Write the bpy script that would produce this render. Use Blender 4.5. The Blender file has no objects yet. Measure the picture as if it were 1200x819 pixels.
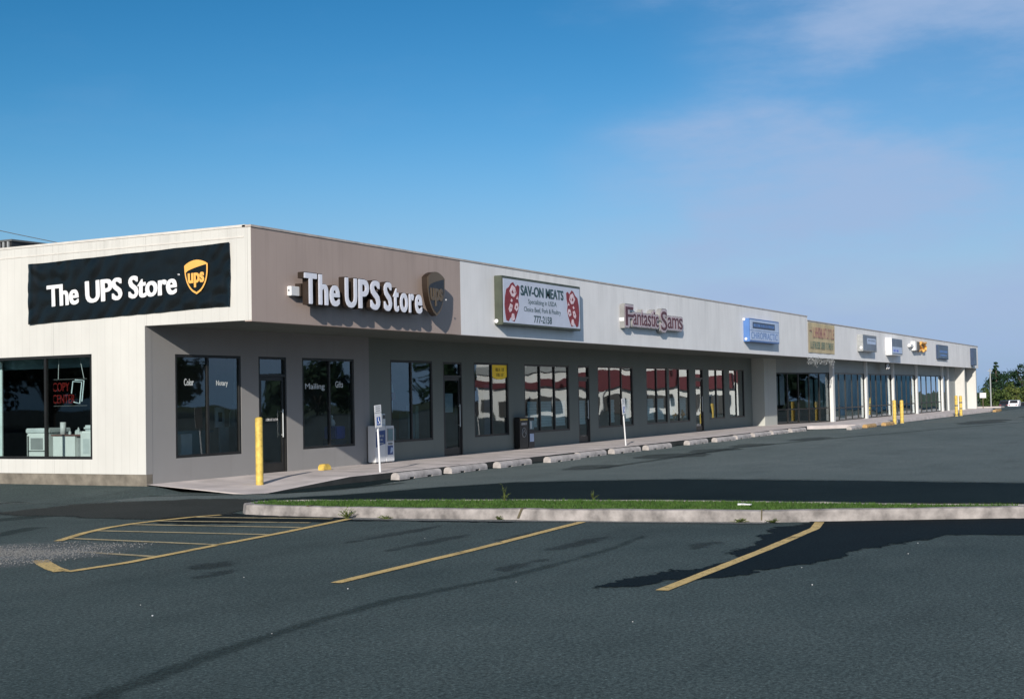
import bpy, bmesh, math, random
from mathutils import Matrix, Vector, noise as mnoise
random.seed(7)
S = bpy.context.scene
COL = S.collection
R = math.radians

# ------------------------------------------------------------------ materials
def new_mat(name):
    m = bpy.data.materials.new(name); m.use_nodes = True
    nt = m.node_tree
    return m, nt, nt.nodes['Principled BSDF'], nt.nodes['Material Output']

def N(nt, kind, **kw):
    n = nt.nodes.new(kind)
    for k, v in kw.items():
        if k in n.inputs.keys(): n.inputs[k].default_value = v
        else: setattr(n, k, v)
    return n

def coords(nt, scale=(1, 1, 1), rot=(0, 0, 0)):
    tc = N(nt, 'ShaderNodeTexCoord')
    mp = N(nt, 'ShaderNodeMapping')
    mp.inputs['Scale'].default_value = scale
    mp.inputs['Rotation'].default_value = rot
    nt.links.new(tc.outputs['Object'], mp.inputs['Vector'])
    return mp.outputs['Vector']

def math_node(nt, op, a, b=None, clamp=False):
    n = N(nt, 'ShaderNodeMath'); n.operation = op; n.use_clamp = clamp
    for i, v in enumerate((a, b)):
        if v is None: continue
        if isinstance(v, (int, float)): n.inputs[i].default_value = v
        else: nt.links.new(v, n.inputs[i])
    return n.outputs[0]

def mapr(nt, v, a, b, c, d, smooth=False):
    n = N(nt, 'ShaderNodeMapRange')
    if smooth: n.interpolation_type = 'SMOOTHSTEP'
    nt.links.new(v, n.inputs[0])
    for i, x in enumerate((a, b, c, d)): n.inputs[i + 1].default_value = x
    return n.outputs[0]

def mix_col(nt, fac, a, b):
    n = N(nt, 'ShaderNodeMix'); n.data_type = 'RGBA'
    for sock, v in ((n.inputs[0], fac), (n.inputs[6], a), (n.inputs[7], b)):
        if isinstance(v, (int, float)): sock.default_value = v
        elif isinstance(v, (tuple, list)): sock.default_value = (*v[:3], 1)
        else: nt.links.new(v, sock)
    return n.outputs[2]

def noise(nt, vec, scale, detail=4, rough=.55):
    n = N(nt, 'ShaderNodeTexNoise')
    n.inputs['Scale'].default_value = scale; n.inputs['Detail'].default_value = detail
    n.inputs['Roughness'].default_value = rough
    nt.links.new(vec, n.inputs['Vector'])
    return n.outputs['Fac']

def bump(nt, bsdf, h, strength, dist):
    b = N(nt, 'ShaderNodeBump')
    b.inputs['Strength'].default_value = strength; b.inputs['Distance'].default_value = dist
    nt.links.new(h, b.inputs['Height']); nt.links.new(b.outputs['Normal'], bsdf.inputs['Normal'])

def mat(name, col, rough=.6, metal=0, var=.12, vs=3.0, bmp=0.0, bs=40, emit=0, spec=.5, stretch=(1, 1, 1)):
    m, nt, b, o = new_mat(name)
    v = coords(nt, stretch)
    n = noise(nt, v, vs, 5)
    f = mapr(nt, n, .3, .7, 1 - var, 1 + var)
    d = N(nt, 'ShaderNodeVectorMath'); d.operation = 'SCALE'
    d.inputs[0].default_value = col[:3]; nt.links.new(f, d.inputs['Scale'])
    nt.links.new(d.outputs[0], b.inputs['Base Color'])
    b.inputs['Roughness'].default_value = rough; b.inputs['Metallic'].default_value = metal
    b.inputs['Specular IOR Level'].default_value = spec
    if bmp: bump(nt, b, noise(nt, v, bs, 3), bmp, .01)
    if emit:
        b.inputs['Emission Color'].default_value = (*col[:3], 1); b.inputs['Emission Strength'].default_value = emit
    return m

def siding(name, col, groove=.203, axis='xy', gdark=.8, dirt=.1, bmp=.25):
    """painted plywood siding: vertical grooves, faint streaks of dirt, seams"""
    m, nt, b, o = new_mat(name)
    tc = N(nt, 'ShaderNodeTexCoord'); sp = N(nt, 'ShaderNodeSeparateXYZ')
    nt.links.new(tc.outputs['Object'], sp.inputs[0])
    a = math_node(nt, 'ADD', sp.outputs[0], sp.outputs[1])
    fr = math_node(nt, 'FRACT', math_node(nt, 'DIVIDE', a, groove))
    g = math_node(nt, 'LESS_THAN', fr, .055)
    fr2 = math_node(nt, 'FRACT', math_node(nt, 'DIVIDE', math_node(nt, 'ADD', a, .05), groove * 12))
    g2 = math_node(nt, 'LESS_THAN', fr2, .006)
    gg = math_node(nt, 'MAXIMUM', math_node(nt, 'MULTIPLY', g, .5), g2)
    v = coords(nt, (1, 1, .30))
    st = mapr(nt, noise(nt, v, 1.5, 6, .6), .35, .75, 1.0, 1 - dirt)
    v2 = coords(nt)
    bl = mapr(nt, noise(nt, v2, .7, 3), .3, .7, 1.03, .95)
    sk = mapr(nt, noise(nt, v2, 45, 2), .70, .78, 1.0, .72)
    k = math_node(nt, 'MULTIPLY', math_node(nt, 'MULTIPLY', st, bl), sk)
    k = math_node(nt, 'MULTIPLY', k, mapr(nt, gg, 0, 1, 1, gdark))
    v3 = coords(nt, (1, 1, .10))     # rain streaks below the parapet cap
    rs = math_node(nt, 'MULTIPLY', mapr(nt, noise(nt, v3, 3.2, 5, .65), .50, .74, 0, .15), mapr(nt, sp.outputs[2], 3.7, 4.7, 0, 1))
    k = math_node(nt, 'MULTIPLY', k, math_node(nt, 'SUBTRACT', 1.0, rs))
    d = N(nt, 'ShaderNodeVectorMath'); d.operation = 'SCALE'
    d.inputs[0].default_value = col; nt.links.new(k, d.inputs['Scale'])
    nt.links.new(d.outputs[0], b.inputs['Base Color'])
    b.inputs['Roughness'].default_value = .75; b.inputs['Specular IOR Level'].default_value = .25
    h = math_node(nt, 'SUBTRACT', math_node(nt, 'MULTIPLY', noise(nt, v2, 60, 3), .35), gg)
    bump(nt, b, h, bmp, .008)
    return m

def glass(name, tint=(.30, .36, .37), k=2.0, wave=.007, wscale=.85):
    m, nt, b, o = new_mat(name)
    nt.nodes.remove(b)
    v = coords(nt, (.75, .75, 1.0))
    bp = N(nt, 'ShaderNodeBump'); bp.inputs['Strength'].default_value = 1.0; bp.inputs['Distance'].default_value = wave
    nz = noise(nt, v, wscale, 1, .4); nt.links.new(nz, bp.inputs['Height'])
    fr = N(nt, 'ShaderNodeFresnel'); fr.inputs['IOR'].default_value = 1.5
    fac = math_node(nt, 'MULTIPLY', fr.outputs[0], k, True)
    tr = N(nt, 'ShaderNodeBsdfTransparent'); tr.inputs[0].default_value = (*tint, 1)
    gl = N(nt, 'ShaderNodeBsdfGlossy'); gl.inputs['Roughness'].default_value = .015
    gl.inputs[0].default_value = (.86, .93, .95, 1)
    nt.links.new(bp.outputs[0], gl.inputs['Normal'])
    mx = N(nt, 'ShaderNodeMixShader')
    nt.links.new(fac, mx.inputs[0]); nt.links.new(tr.outputs[0], mx.inputs[1]); nt.links.new(gl.outputs[0], mx.inputs[2])
    nt.links.new(mx.outputs[0], o.inputs['Surface'])
    return m

def asphalt(name, c1, c2, patch=None, edge=.1, wob=.25, opac=1.0, rough=.85, speck=1.6, nsc=1.3, spec=.15):
    m, nt, b, o = new_mat(name)
    v = coords(nt)
    big = noise(nt, v, .12, 5, .6); mid = noise(nt, v, .9, 6, .65); fine = noise(nt, v, 34, 3, .7); tiny = noise(nt, v, 110, 2, .6)
    f = math_node(nt, 'ADD', math_node(nt, 'MULTIPLY', big, .6), math_node(nt, 'MULTIPLY', mid, .4))
    base = mix_col(nt, mapr(nt, f, .36, .64, 0, 1), c1, c2)
    vv = coords(nt, (.35, 1.2, 1), (0, 0, .5))
    streak = mapr(nt, noise(nt, vv, .8, 5, .6), .52, .72, 1.0, .82)
    k = math_node(nt, 'MULTIPLY', mapr(nt, fine, .36, .64, .55, 1.45), mapr(nt, tiny, .36, .64, .65, 1.35))
    k = math_node(nt, 'MULTIPLY', k, streak)
    # light aggregate showing through
    vo = N(nt, 'ShaderNodeTexVoronoi'); vo.inputs['Scale'].default_value = 26
    nt.links.new(v, vo.inputs['Vector'])
    sp = math_node(nt, 'LESS_THAN', vo.outputs['Distance'], .17)
    sp = math_node(nt, 'MULTIPLY', sp, math_node(nt, 'GREATER_THAN', noise(nt, v, 19, 1), .60))
    k = math_node(nt, 'ADD', k, math_node(nt, 'MULTIPLY', sp, speck))
    d = N(nt, 'ShaderNodeVectorMath'); d.operation = 'SCALE'
    nt.links.new(base, d.inputs[0]); nt.links.new(k, d.inputs['Scale'])
    nt.links.new(d.outputs[0], b.inputs['Base Color'])
    b.inputs['Roughness'].default_value = rough; b.inputs['Specular IOR Level'].default_value = spec
    bump(nt, b, fine, .5, .012)
    if patch: fade(nt, b, o, edge, wob, opac, nsc)
    return m

def fade(nt, b, o, edge, wob, opac, nsc=1.3):
    v = coords(nt)
    at = N(nt, 'ShaderNodeAttribute'); at.attribute_name = 'inside'
    n1 = math_node(nt, 'SUBTRACT', noise(nt, v, nsc, 5, .65), .5)
    n2 = math_node(nt, 'SUBTRACT', noise(nt, v, 26, 2, .6), .5)
    dd = math_node(nt, 'ADD', at.outputs['Fac'], math_node(nt, 'ADD', math_node(nt, 'MULTIPLY', n1, wob * 2), math_node(nt, 'MULTIPLY', n2, edge)))
    al = mapr(nt, dd, -edge, edge, 0, opac, True)
    tr = N(nt, 'ShaderNodeBsdfTransparent'); mx = N(nt, 'ShaderNodeMixShader')
    nt.links.new(al, mx.inputs[0]); nt.links.new(tr.outputs[0], mx.inputs[1]); nt.links.new(b.outputs[0], mx.inputs[2])
    nt.links.new(mx.outputs[0], o.inputs['Surface'])

def road_paint(name, col):
    m, nt, b, o = new_mat(name)
    v = coords(nt)
    b.inputs['Roughness'].default_value = .8
    k = mapr(nt, noise(nt, v, 6, 5, .6), .3, .7, .72, 1.12)
    d = N(nt, 'ShaderNodeVectorMath'); d.operation = 'SCALE'; d.inputs[0].default_value = col
    nt.links.new(k, d.inputs['Scale']); nt.links.new(d.outputs[0], b.inputs['Base Color'])
    w = mapr(nt, noise(nt, v, 38, 4, .75), .32, .44, 0, 1)
    w2 = mapr(nt, noise(nt, v, 2.2, 4, .6), .28, .40, .25, 1)
    al = math_node(nt, 'MULTIPLY', w, w2)
    tr = N(nt, 'ShaderNodeBsdfTransparent'); mx = N(nt, 'ShaderNodeMixShader')
    nt.links.new(al, mx.inputs[0]); nt.links.new(tr.outputs[0], mx.inputs[1]); nt.links.new(b.outputs[0], mx.inputs[2])
    nt.links.new(mx.outputs[0], o.inputs['Surface'])
    return m

def leaf_mat(name, c1, c2, sc=1.2):
    m, nt, b, o = new_mat(name)
    v = coords(nt)
    c = mix_col(nt, mapr(nt, noise(nt, v, sc, 3), .35, .65, 0, 1), c1, c2)
    nt.links.new(c, b.inputs['Base Color']); b.inputs['Roughness'].default_value = .7
    b.inputs['Specular IOR Level'].default_value = .2
    return m

M = {}
M['white_siding'] = siding('white_siding', (.585, .575, .535), dirt=.10)
M['fascia_white'] = siding('fascia_white', (.80, .79, .78), groove=.305, dirt=.11, gdark=.9, bmp=.12)
M['fascia_tan'] = siding('fascia_tan', (.42, .335, .295), groove=.305, dirt=.06, gdark=.9, bmp=.12)
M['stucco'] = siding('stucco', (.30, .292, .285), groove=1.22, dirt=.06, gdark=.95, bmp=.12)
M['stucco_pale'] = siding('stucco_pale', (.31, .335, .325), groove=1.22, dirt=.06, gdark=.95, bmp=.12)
M['stucco_shaded'] = siding('stucco_shaded', (.185, .205, .185), groove=1.22, dirt=.06, gdark=.95, bmp=.12)  # darker copy of the front wall stucco, with canopy shade put into the colour
M['stucco_mid'] = siding('stucco_mid', (.46, .47, .43), groove=1.22, dirt=.06, gdark=.95, bmp=.12)
M['post_white'] = siding('post_white', (.62, .62, .60), groove=1.22, dirt=.1)
M['soffit'] = mat('soffit', (.11, .125, .11), .8, var=.15)
M['roof'] = mat('roof', (.25, .25, .25), .9, bmp=.3)
M['cap'] = mat('cap', (.46, .40, .35), .5, var=.2, vs=5)
M['cap_white'] = mat('cap_white', (.58, .55, .50), .5, var=.1, vs=5)
M['foundation'] = mat('foundation', (.17, .15, .12), .9, var=.35, vs=4, bmp=.4)
M['bronze'] = mat('bronze', (.022, .022, .021), .4, .3, var=.2)
M['alu'] = mat('alu', (.55, .57, .57), .4, .6)
M['glass'] = glass('glass', (.74, .84, .86), k=2.3)
M['glass_side'] = glass('glass_side', (.66, .74, .74), k=1.0, wave=.002)
M['inner'] = mat('inner', (.20, .20, .19), .9)
M['inner_floor'] = mat('inner_floor', (.16, .16, .15), .6)
M['dark'] = mat('dark', (.015, .015, .016), .5)
M['black'] = mat('black', (.006, .006, .006), .45)
M['vinyl'] = mat('vinyl', (.006, .007, .007), .24, var=.2, spec=.5)
M['white'] = mat('white', (.70, .70, .70), .5, var=.04)
M['letter_white'] = mat('letter_white', (.78, .78, .84), .35, var=.04)
M['off_white'] = mat('off_white', (.62, .66, .66), .55, var=.12)
M['grey'] = mat('grey', (.30, .31, .31), .6)
M['dkgrey'] = mat('dkgrey', (.09, .095, .095), .6)
M['brown'] = mat('brown', (.020, .011, .006), .5)
M['bronze_face'] = mat('bronze_face', (.018, .016, .018), .35)
M['bronze_gold'] = mat('bronze_gold', (.12, .085, .05), .4)
M['gold'] = mat('gold', (.80, .42, .10), .45, var=.05)
M['yellow_paint'] = mat('yellow_paint', (.60, .42, .085), .55, var=.30, vs=9, bmp=.1)
M['orange_paint'] = mat('orange_paint', (.42, .26, .10), .6, var=.2, vs=6, bmp=.2)
M['red'] = mat('red', (.22, .02, .025), .5, var=.25, vs=9)
M['dkred'] = mat('dkred', (.085, .014, .022), .45, var=.2)
M['pink'] = mat('pink', (.70, .55, .58), .5, var=.2, vs=12)
M['face_grey'] = mat('face_grey', (.52, .56, .66), .45, var=.08, vs=2)
M['ink'] = mat('ink', (.03, .07, .08), .5)
M['olive_metal'] = mat('olive_metal', (.055, .065, .045), .5, var=.2)
M['grey_metal'] = mat('grey_metal', (.30, .31, .31), .5, .2, var=.2, vs=6)
M['fs_side'] = mat('fs_side', (.22, .22, .215), .5, var=.15)
M['fs_face'] = mat('fs_face', (.44, .37, .40), .45, var=.1)
M['blue_box'] = mat('blue_box', (.07, .17, .42), .45, var=.1)
M['blue_dark'] = mat('blue_dark', (.012, .035, .085), .45, var=.2)
M['blue_face'] = mat('blue_face', (.42, .52, .70), .45, var=.08)
M['slate'] = mat('slate', (.10, .14, .20), .4, var=.25, vs=2)
M['tan_cloth'] = mat('tan_cloth', (.50, .41, .25), .8, var=.15, vs=4)
M['maroon_text'] = mat('maroon_text', (.33, .16, .15), .7, var=.2)
M['green_text'] = mat('green_text', (.07, .14, .12), .7, var=.2)
M['blue_print'] = mat('blue_print', (.03, .07, .22), .45, var=.15)
M['sign_blue'] = mat('sign_blue', (.03, .10, .35), .45)
M['lum'] = mat('lum', (.9, .95, .95), .4, emit=.45)
M['neon_red'] = mat('neon_red', (.17, .012, .01), .4, emit=.03)
M['neon_white'] = mat('neon_white', (.62, .74, .76), .4, emit=.25)
M['copier'] = mat('copier', (.80, .82, .80), .5, var=.05)
M['counter_white'] = mat('counter_white', (.82, .84, .82), .5, var=.05)
M['counter_top'] = mat('counter_top', (.20, .10, .09), .5)
M['teal'] = mat('teal', (.16, .26, .28), .6, var=.2)
M['blind'] = mat('blind', (.74, .84, .82), .7, var=.12, vs=2)
M['blind_green'] = mat('blind_green', (.30, .40, .36), .7, var=.2, vs=2)
M['royal'] = mat('royal', (.02, .05, .40), .5)
M['poster_yellow'] = mat('poster_yellow', (.80, .55, .02), .5, emit=.10)  # faint emission added to brighten a paper sheet that is no lamp
M['concrete'] = mat('concrete', (.52, .465, .445), .9, var=.22, vs=1.4, bmp=.3, bs=60)
M['kerb'] = mat('kerb', (.25, .228, .215), .9, var=.5, vs=4.5, bmp=.6, bs=35)
M['gutter'] = mat('gutter', (.30, .31, .30), .9, var=.3, vs=3, bmp=.4)
M['stop'] = mat('stop', (.38, .35, .335), .85, var=.28, vs=5, bmp=.4)
M['soil'] = mat('soil', (.10, .085, .05), .95, var=.4, vs=6, bmp=.5)
M['stone'] = mat('stone', (.16, .16, .155), .9, var=.35, vs=20)
M['asphalt'] = asphalt('asphalt', (.043, .063, .062), (.074, .098, .095))
M['asphalt_far'] = asphalt('asphalt_far', (.100, .126, .122), (.145, .172, .166), True, .5, .5, .9, speck=.4)
M['seal'] = asphalt('seal', (.008, .016, .018), (.015, .026, .028), True, .10, .30, .95, speck=.25, spec=.05)
M['seal_olive'] = asphalt('seal_olive', (.026, .031, .029), (.040, .045, .042), True, .10, .35, .9, speck=.3)
M['wet'] = asphalt('wet', (.006, .012, .015), (.010, .017, .020), True, .03, .42, .96, rough=.8, speck=.15, nsc=2.3, spec=.06)
M['stain'] = asphalt('stain', (.018, .023, .025), (.026, .032, .034), True, .05, .20, .34, speck=.3, nsc=3.2)
M['smear'] = asphalt('smear', (.022, .036, .035), (.032, .047, .045), True, .05, .11, .40, speck=.3, nsc=3.5)
M['grit'] = asphalt('grit', (.20, .205, .20), (.33, .33, .32), True, .55, .45, .62, speck=1.2, nsc=2.2)
M['line'] = road_paint('line', (.64, .45, .17))
M['line_pale'] = road_paint('line_pale', (.44, .36, .20))
M['grass'] = leaf_mat('grass', (.030, .075, .012), (.060, .115, .022), 4)
M['weed'] = leaf_mat('weed', (.09, .12, .025), (.12, .15, .04), 9)
M['leaf_dark'] = leaf_mat('leaf_dark', (.010, .030, .016), (.020, .046, .020), .6)
M['leaf_mid'] = leaf_mat('leaf_mid', (.032, .058, .014), (.060, .090, .022), .6)
M['leaf_light'] = leaf_mat('leaf_light', (.060, .085, .018), (.10, .12, .03), .6)
M['bark'] = mat('bark', (.08, .06, .045), .9, var=.3, bmp=.4)
M['field'] = leaf_mat('field', (.05, .07, .02), (.08, .09, .03), .2)
M['car_white'] = mat('car_white', (.80, .80, .84), .3, var=.03)
M['car_dark'] = mat('car_dark', (.02, .025, .035), .3, var=.05)
M['tyre'] = mat('tyre', (.015, .015, .015), .8)
M['wood_pole'] = mat('wood_pole', (.16, .12, .09), .9)
M['wall_far'] = mat('wall_far', (.82, .80, .77), .8, var=.06, vs=.5)
M['band_red'] = mat('band_red', (.11, .012, .02), .7, var=.1)

# ------------------------------------------------------------------ mesh helpers
def world_loc(o):
    v = Vector((0, 0, 0))
    while o: v += o.location; o = o.parent
    return v

class MB:
    def __init__(s): s.v = []; s.f = []; s.mi = []
    def add(s, vs, fs, m=0, X=None):
        k = len(s.v)
        for p in vs: s.v.append(tuple(X @ Vector(p)) if X is not None else tuple(p))
        for f in fs: s.f.append([i + k for i in f]); s.mi.append(m)
        return s
    def box(s, x0, x1, y0, y1, z0, z1, m=0, X=None):
        vs = [(x, y, z) for z in (z0, z1) for y in (y0, y1) for x in (x0, x1)]
        return s.add(vs, [(0, 2, 3, 1), (4, 5, 7, 6), (0, 1, 5, 4), (2, 6, 7, 3), (0, 4, 6, 2), (1, 3, 7, 5)], m, X)
    def tube(s, pts, radii, seg=10, m=0, X=None, cap=True):
        pts = [Vector(p) for p in pts]
        if isinstance(radii, (int, float)): radii = [radii] * len(pts)
        vs = []; fs = []
        for i, p in enumerate(pts):
            d = (pts[min(i + 1, len(pts) - 1)] - pts[max(i - 1, 0)]).normalized()
            a = d.cross(Vector((0, 0, 1)) if abs(d.z) < .9 else Vector((1, 0, 0))).normalized(); b = d.cross(a)
            for j in range(seg):
                t = 2 * math.pi * j / seg
                vs.append(p + (a * math.cos(t) + b * math.sin(t)) * radii[i])
        for i in range(len(pts) - 1):
            for j in range(seg):
                k = (j + 1) % seg
                fs.append((i * seg + j, i * seg + k, (i + 1) * seg + k, (i + 1) * seg + j))
        if cap:
            fs.append(tuple(range(seg))); fs.append(tuple((len(pts) - 1) * seg + j for j in range(seg))[::-1])
        return s.add(vs, fs, m, X)
    def prism(s, poly, z0, z1, m=0, X=None):
        n = len(poly)
        ar = sum(poly[i][0] * poly[(i + 1) % n][1] - poly[(i + 1) % n][0] * poly[i][1] for i in range(n))
        if ar < 0: poly = poly[::-1]
        vs = [(x, y, z0) for x, y in poly] + [(x, y, z1) for x, y in poly]
        fs = [tuple(range(n))[::-1], tuple(range(n, 2 * n))] + [(i, (i + 1) % n, n + (i + 1) % n, n + i) for i in range(n)]
        return s.add(vs, fs, m, X)
    def build(s, name, mats, parent=None, bevel=0, smooth=False, origin=None, local=False, recalc=True):
        if not isinstance(mats, (list, tuple)): mats = [mats]
        off = Vector(origin) if origin is not None else Vector((0, 0, 0))
        if parent is not None and not local: off = off + world_loc(parent)
        me = bpy.data.meshes.new(name)
        me.from_pydata([tuple(Vector(p) - off) for p in s.v], [], s.f)
        for m in mats: me.materials.append(m)
        for p, i in zip(me.polygons, s.mi): p.material_index = i
        if bevel:
            bm = bmesh.new(); bm.from_mesh(me)
            bmesh.ops.bevel(bm, geom=bm.edges[:], offset=bevel, segments=2, affect='EDGES', clamp_overlap=True)
            bm.to_mesh(me); bm.free()
        if recalc:
            bm = bmesh.new(); bm.from_mesh(me)
            bmesh.ops.recalc_face_normals(bm, faces=bm.faces[:]); bm.to_mesh(me); bm.free()
        if smooth:
            for p in me.polygons: p.use_smooth = True
        o = bpy.data.objects.new(name, me); COL.objects.link(o)
        if parent is not None:
            o.parent = parent
            if origin is not None: o.location = Vector(origin) - world_loc(parent) if not local else Vector(origin)
        elif origin is not None: o.location = origin
        return o

def tag(o, label=None, cat=None, group=None, kind=None):
    if label: o['label'] = label
    if cat: o['category'] = cat
    if group: o['group'] = group
    if kind: o['kind'] = kind
    return o

def thing(name, loc, label, cat, group=None):
    o = bpy.data.objects.new(name, None); o.empty_display_size = .2; COL.objects.link(o)
    o.location = loc
    return tag(o, label, cat, group)

def setting(o, kind='structure'): o['kind'] = kind; return o

def terrain(u):
    for (a, za), (b, zb) in zip(FARP, FARP[1:]):
        if a <= u <= b: return za + (zb - za) * (u - a) / (b - a)
    return -2.7
FARP = [(104, -.05), (112, -.35), (150, -1.2), (190, -1.52), (230, -2.7), (900, -4)]
def push(u, v, top, k):      # same direction from the viewpoint, k times as far: for laying out the far planting
    return -19.36 + (u + 19.36) * k, -18.07 + (v + 18.07) * k, 1.5 + (top - 1.5) * k
def dup(root, loc, label=None, rz=None):
    c = root.copy(); COL.objects.link(c); c.location = loc
    if rz is not None: c.rotation_euler = (root.rotation_euler.x, root.rotation_euler.y, rz)
    if label: c['label'] = label
    for ch in list(root.children):
        d = ch.copy(); COL.objects.link(d); d.parent = c
        for g in list(ch.children):
            e = g.copy(); COL.objects.link(e); e.parent = d
    return c

def FRONT(u, v, z):      # local x -> +u, y -> up, z -> out towards the lot (-v)
    return Matrix(((1, 0, 0, u), (0, 0, -1, v), (0, 1, 0, z), (0, 0, 0, 1)))
def SIDE(u, v, z, slope=0):   # on the wall that faces -u; local x -> -v
    c, s = math.cos(slope), math.sin(slope)
    return Matrix(((0, 0, -1, u), (-c, s, 0, v), (s, c, 0, z), (0, 0, 0, 1)))

_txt = {}
def text_verts(body, offset=0.0, extrude=.02):
    key = (body, offset, extrude)
    if key in _txt: return _txt[key]
    c = bpy.data.curves.new('lettering_curve', 'FONT'); c.body = body; c.size = 1
    c.offset = offset; c.extrude = extrude; c.resolution_u = 4; c.fill_mode = 'BOTH'
    o = bpy.data.objects.new('lettering_source', c); COL.objects.link(o)
    dg = bpy.context.evaluated_depsgraph_get(); dg.update()
    me = bpy.data.meshes.new_from_object(o.evaluated_get(dg))
    vs = [tuple(v.co) for v in me.vertices]; fs = [tuple(p.vertices) for p in me.polygons]
    bpy.data.objects.remove(o); bpy.data.curves.remove(c); bpy.data.meshes.remove(me)
    _txt[key] = (vs, fs); return vs, fs

def put_text(mb, body, X, x, y, height, width=None, depth=.006, z0=0.0, offset=.02, m=0, cap=.68, shear=0, bold=0):
    """text with cap height `height` from local x, baseline y, fitted to `width`"""
    vs, fs = text_verts(body, offset)
    xs = [p[0] for p in vs]; a, b = min(xs), max(xs)
    k = height / cap
    kx = width / (b - a) if width else k
    sh = [(0, 0)] if not bold else [(-1, -.35), (-.5, .35), (0, 0), (.5, -.35), (1, .35)]
    if bold: kx *= (b - a) / (b - a + 2 * bold); x += bold * kx
    for q, (sx, sy) in enumerate(sh):
        out = []; zq = .0006 * q
        for p in vs:
            zz = z0 if p[2] < 0 else z0 + depth + zq
            out.append((x + (p[0] - a + sx * bold) * kx, y + (p[1] + sy * bold * .6) * k, zz))
        mb.add(out, fs, m, X)
    return x + (b - a) * kx

def word_marks(mb, X, x0, x1, y0, y1, seed, m=0, z0=0, depth=.004, gaps=(.55,)):
    """lettering too small to read in the photograph: letter-sized strokes"""
    rr = random.Random(seed); x = x0; w = (y1 - y0) * .55
    while x < x1 - w * .6:
        f = (x - x0) / (x1 - x0)
        if any(abs(f - g) < w * .5 / (x1 - x0) for g in gaps): x += w * .8; continue
        t = w * .22
        mb.box(x, x + t, y0, y1, z0, z0 + depth, m, X)
        c = rr.choice('ELOHT')
        if c in 'ELO': mb.box(x + t, x + w * .72, y0, y0 + t, z0, z0 + depth, m, X)
        if c in 'EOT': mb.box(x + t, x + w * .72, y1 - t, y1, z0, z0 + depth, m, X)
        if c in 'EH': mb.box(x + t, x + w * .72, (y0 + y1) / 2 - t / 2, (y0 + y1) / 2 + t / 2, z0, z0 + depth, m, X)
        if c in 'OH': mb.box(x + w * .72, x + w * .72 + t, y0, y1, z0, z0 + depth, m, X)
        x += w * 1.12

# ------------------------------------------------------------------ ground heights
def G(u): return min(max((u - 8) * .003, 0), .1)
def lot(u): return -.15 + G(u)

# ground: one big sheet
prof = [(-400, -.15), (-60, -.15), (8, -.15)] + [(8 + 33.33 * i / 6, lot(8 + 33.33 * i / 6)) for i in range(1, 7)] + [(104, -.05), (112, -.35), (150, -1.2), (190, -1.52), (230, -2.7), (900, -4), (3000, -6)]
mb = MB()
vr = [-900, -120, -40, -20, 0, 40, 120, 900, 2500]
vs = [(u, v, z) for u, z in prof for v in vr]
k = len(vr)
mb.add(vs, [(i * k + j, (i + 1) * k + j, (i + 1) * k + j + 1, i * k + j + 1) for i in range(len(prof) - 1) for j in range(k - 1)])
o = mb.build('parking_lot', [M['asphalt'], M['field']])
for p in o.data.polygons:
    if p.center.x > 106: p.material_index = 1
setting(o)

# ---- patches: grid sheets that carry their own distance-to-edge
def sd_poly(poly, x, y):
    d = 1e9; ins = False; n = len(poly)
    for i in range(n):
        ax, ay = poly[i]; bx, by = poly[(i + 1) % n]
        ex, ey = bx - ax, by - ay
        t = max(0, min(1, ((x - ax) * ex + (y - ay) * ey) / (ex * ex + ey * ey + 1e-12)))
        d = min(d, math.hypot(x - ax - t * ex, y - ay - t * ey))
        if (ay > y) != (by > y) and x < (bx - ax) * (y - ay) / (by - ay) + ax: ins = not ins
    return d if ins else -d

def patch(name, poly, m, z=.004, step=.2, margin=.35, zf=None, clip=None):
    xs = [p[0] for p in poly]; ys = [p[1] for p in poly]
    nx = int((max(xs) - min(xs) + 2 * margin) / step) + 1; ny = int((max(ys) - min(ys) + 2 * margin) / step) + 1
    vid = {}; vs = []; att = []; fs = []
    D = {}
    for i in range(nx + 1):
        for j in range(ny + 1):
            x = min(xs) - margin + i * step; y = min(ys) - margin + j * step
            D[i, j] = (sd_poly(poly, x, y), x, y)
    def vv(i, j):
        if (i, j) not in vid:
            d, x, y = D[i, j]; vid[i, j] = len(vs); vs.append((x, y, (zf(x) if zf else lot(x)) + z)); att.append(d)
        return vid[i, j]
    for i in range(nx):
        for j in range(ny):
            c = [(i, j), (i + 1, j), (i + 1, j + 1), (i, j + 1)]
            if max(D[q][0] for q in c) < -margin: continue
            if clip and clip(*D[i, j][1:]): continue
            fs.append([vv(*q) for q in c])
    mm = MB(); mm.v = vs; mm.f = fs; mm.mi = [0] * len(fs)
    o = mm.build(name, m)
    a = o.data.attributes.new('inside', 'FLOAT', 'POINT')
    for i, d in enumerate(att): a.data[i].value = d
    return setting(o)

def ribbon_poly(path, w):
    L = []; Rr = []
    for i, p in enumerate(path):
        a = path[max(i - 1, 0)]; b = path[min(i + 1, len(path) - 1)]
        dx, dy = b[0] - a[0], b[1] - a[1]; l = math.hypot(dx, dy)
        ww = w[i] if isinstance(w, (list, tuple)) else w
        L.append((p[0] - dy / l * ww / 2, p[1] + dx / l * ww / 2)); Rr.append((p[0] + dy / l * ww / 2, p[1] - dx / l * ww / 2))
    return L + Rr[::-1]

# lighter, worn asphalt of the shop bays beyond the dark strip
patch('worn_asphalt', [(5.8, -60), (5.6, -15), (5.7, -12), (5.6, -8.6), (4.1, -5.9), (2.2, -5.0), (.3, -4.4), (-1.6, -3.2), (-2.0, -1.6), (-3, 1), (-10, 12), (-2, 12), (-.1, 0), (0, -2.55), (37, -2.55), (37, -4.3), (103, -4.3), (103, -60)],
      M['asphalt_far'], z=.003, step=.8, margin=.8)
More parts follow.
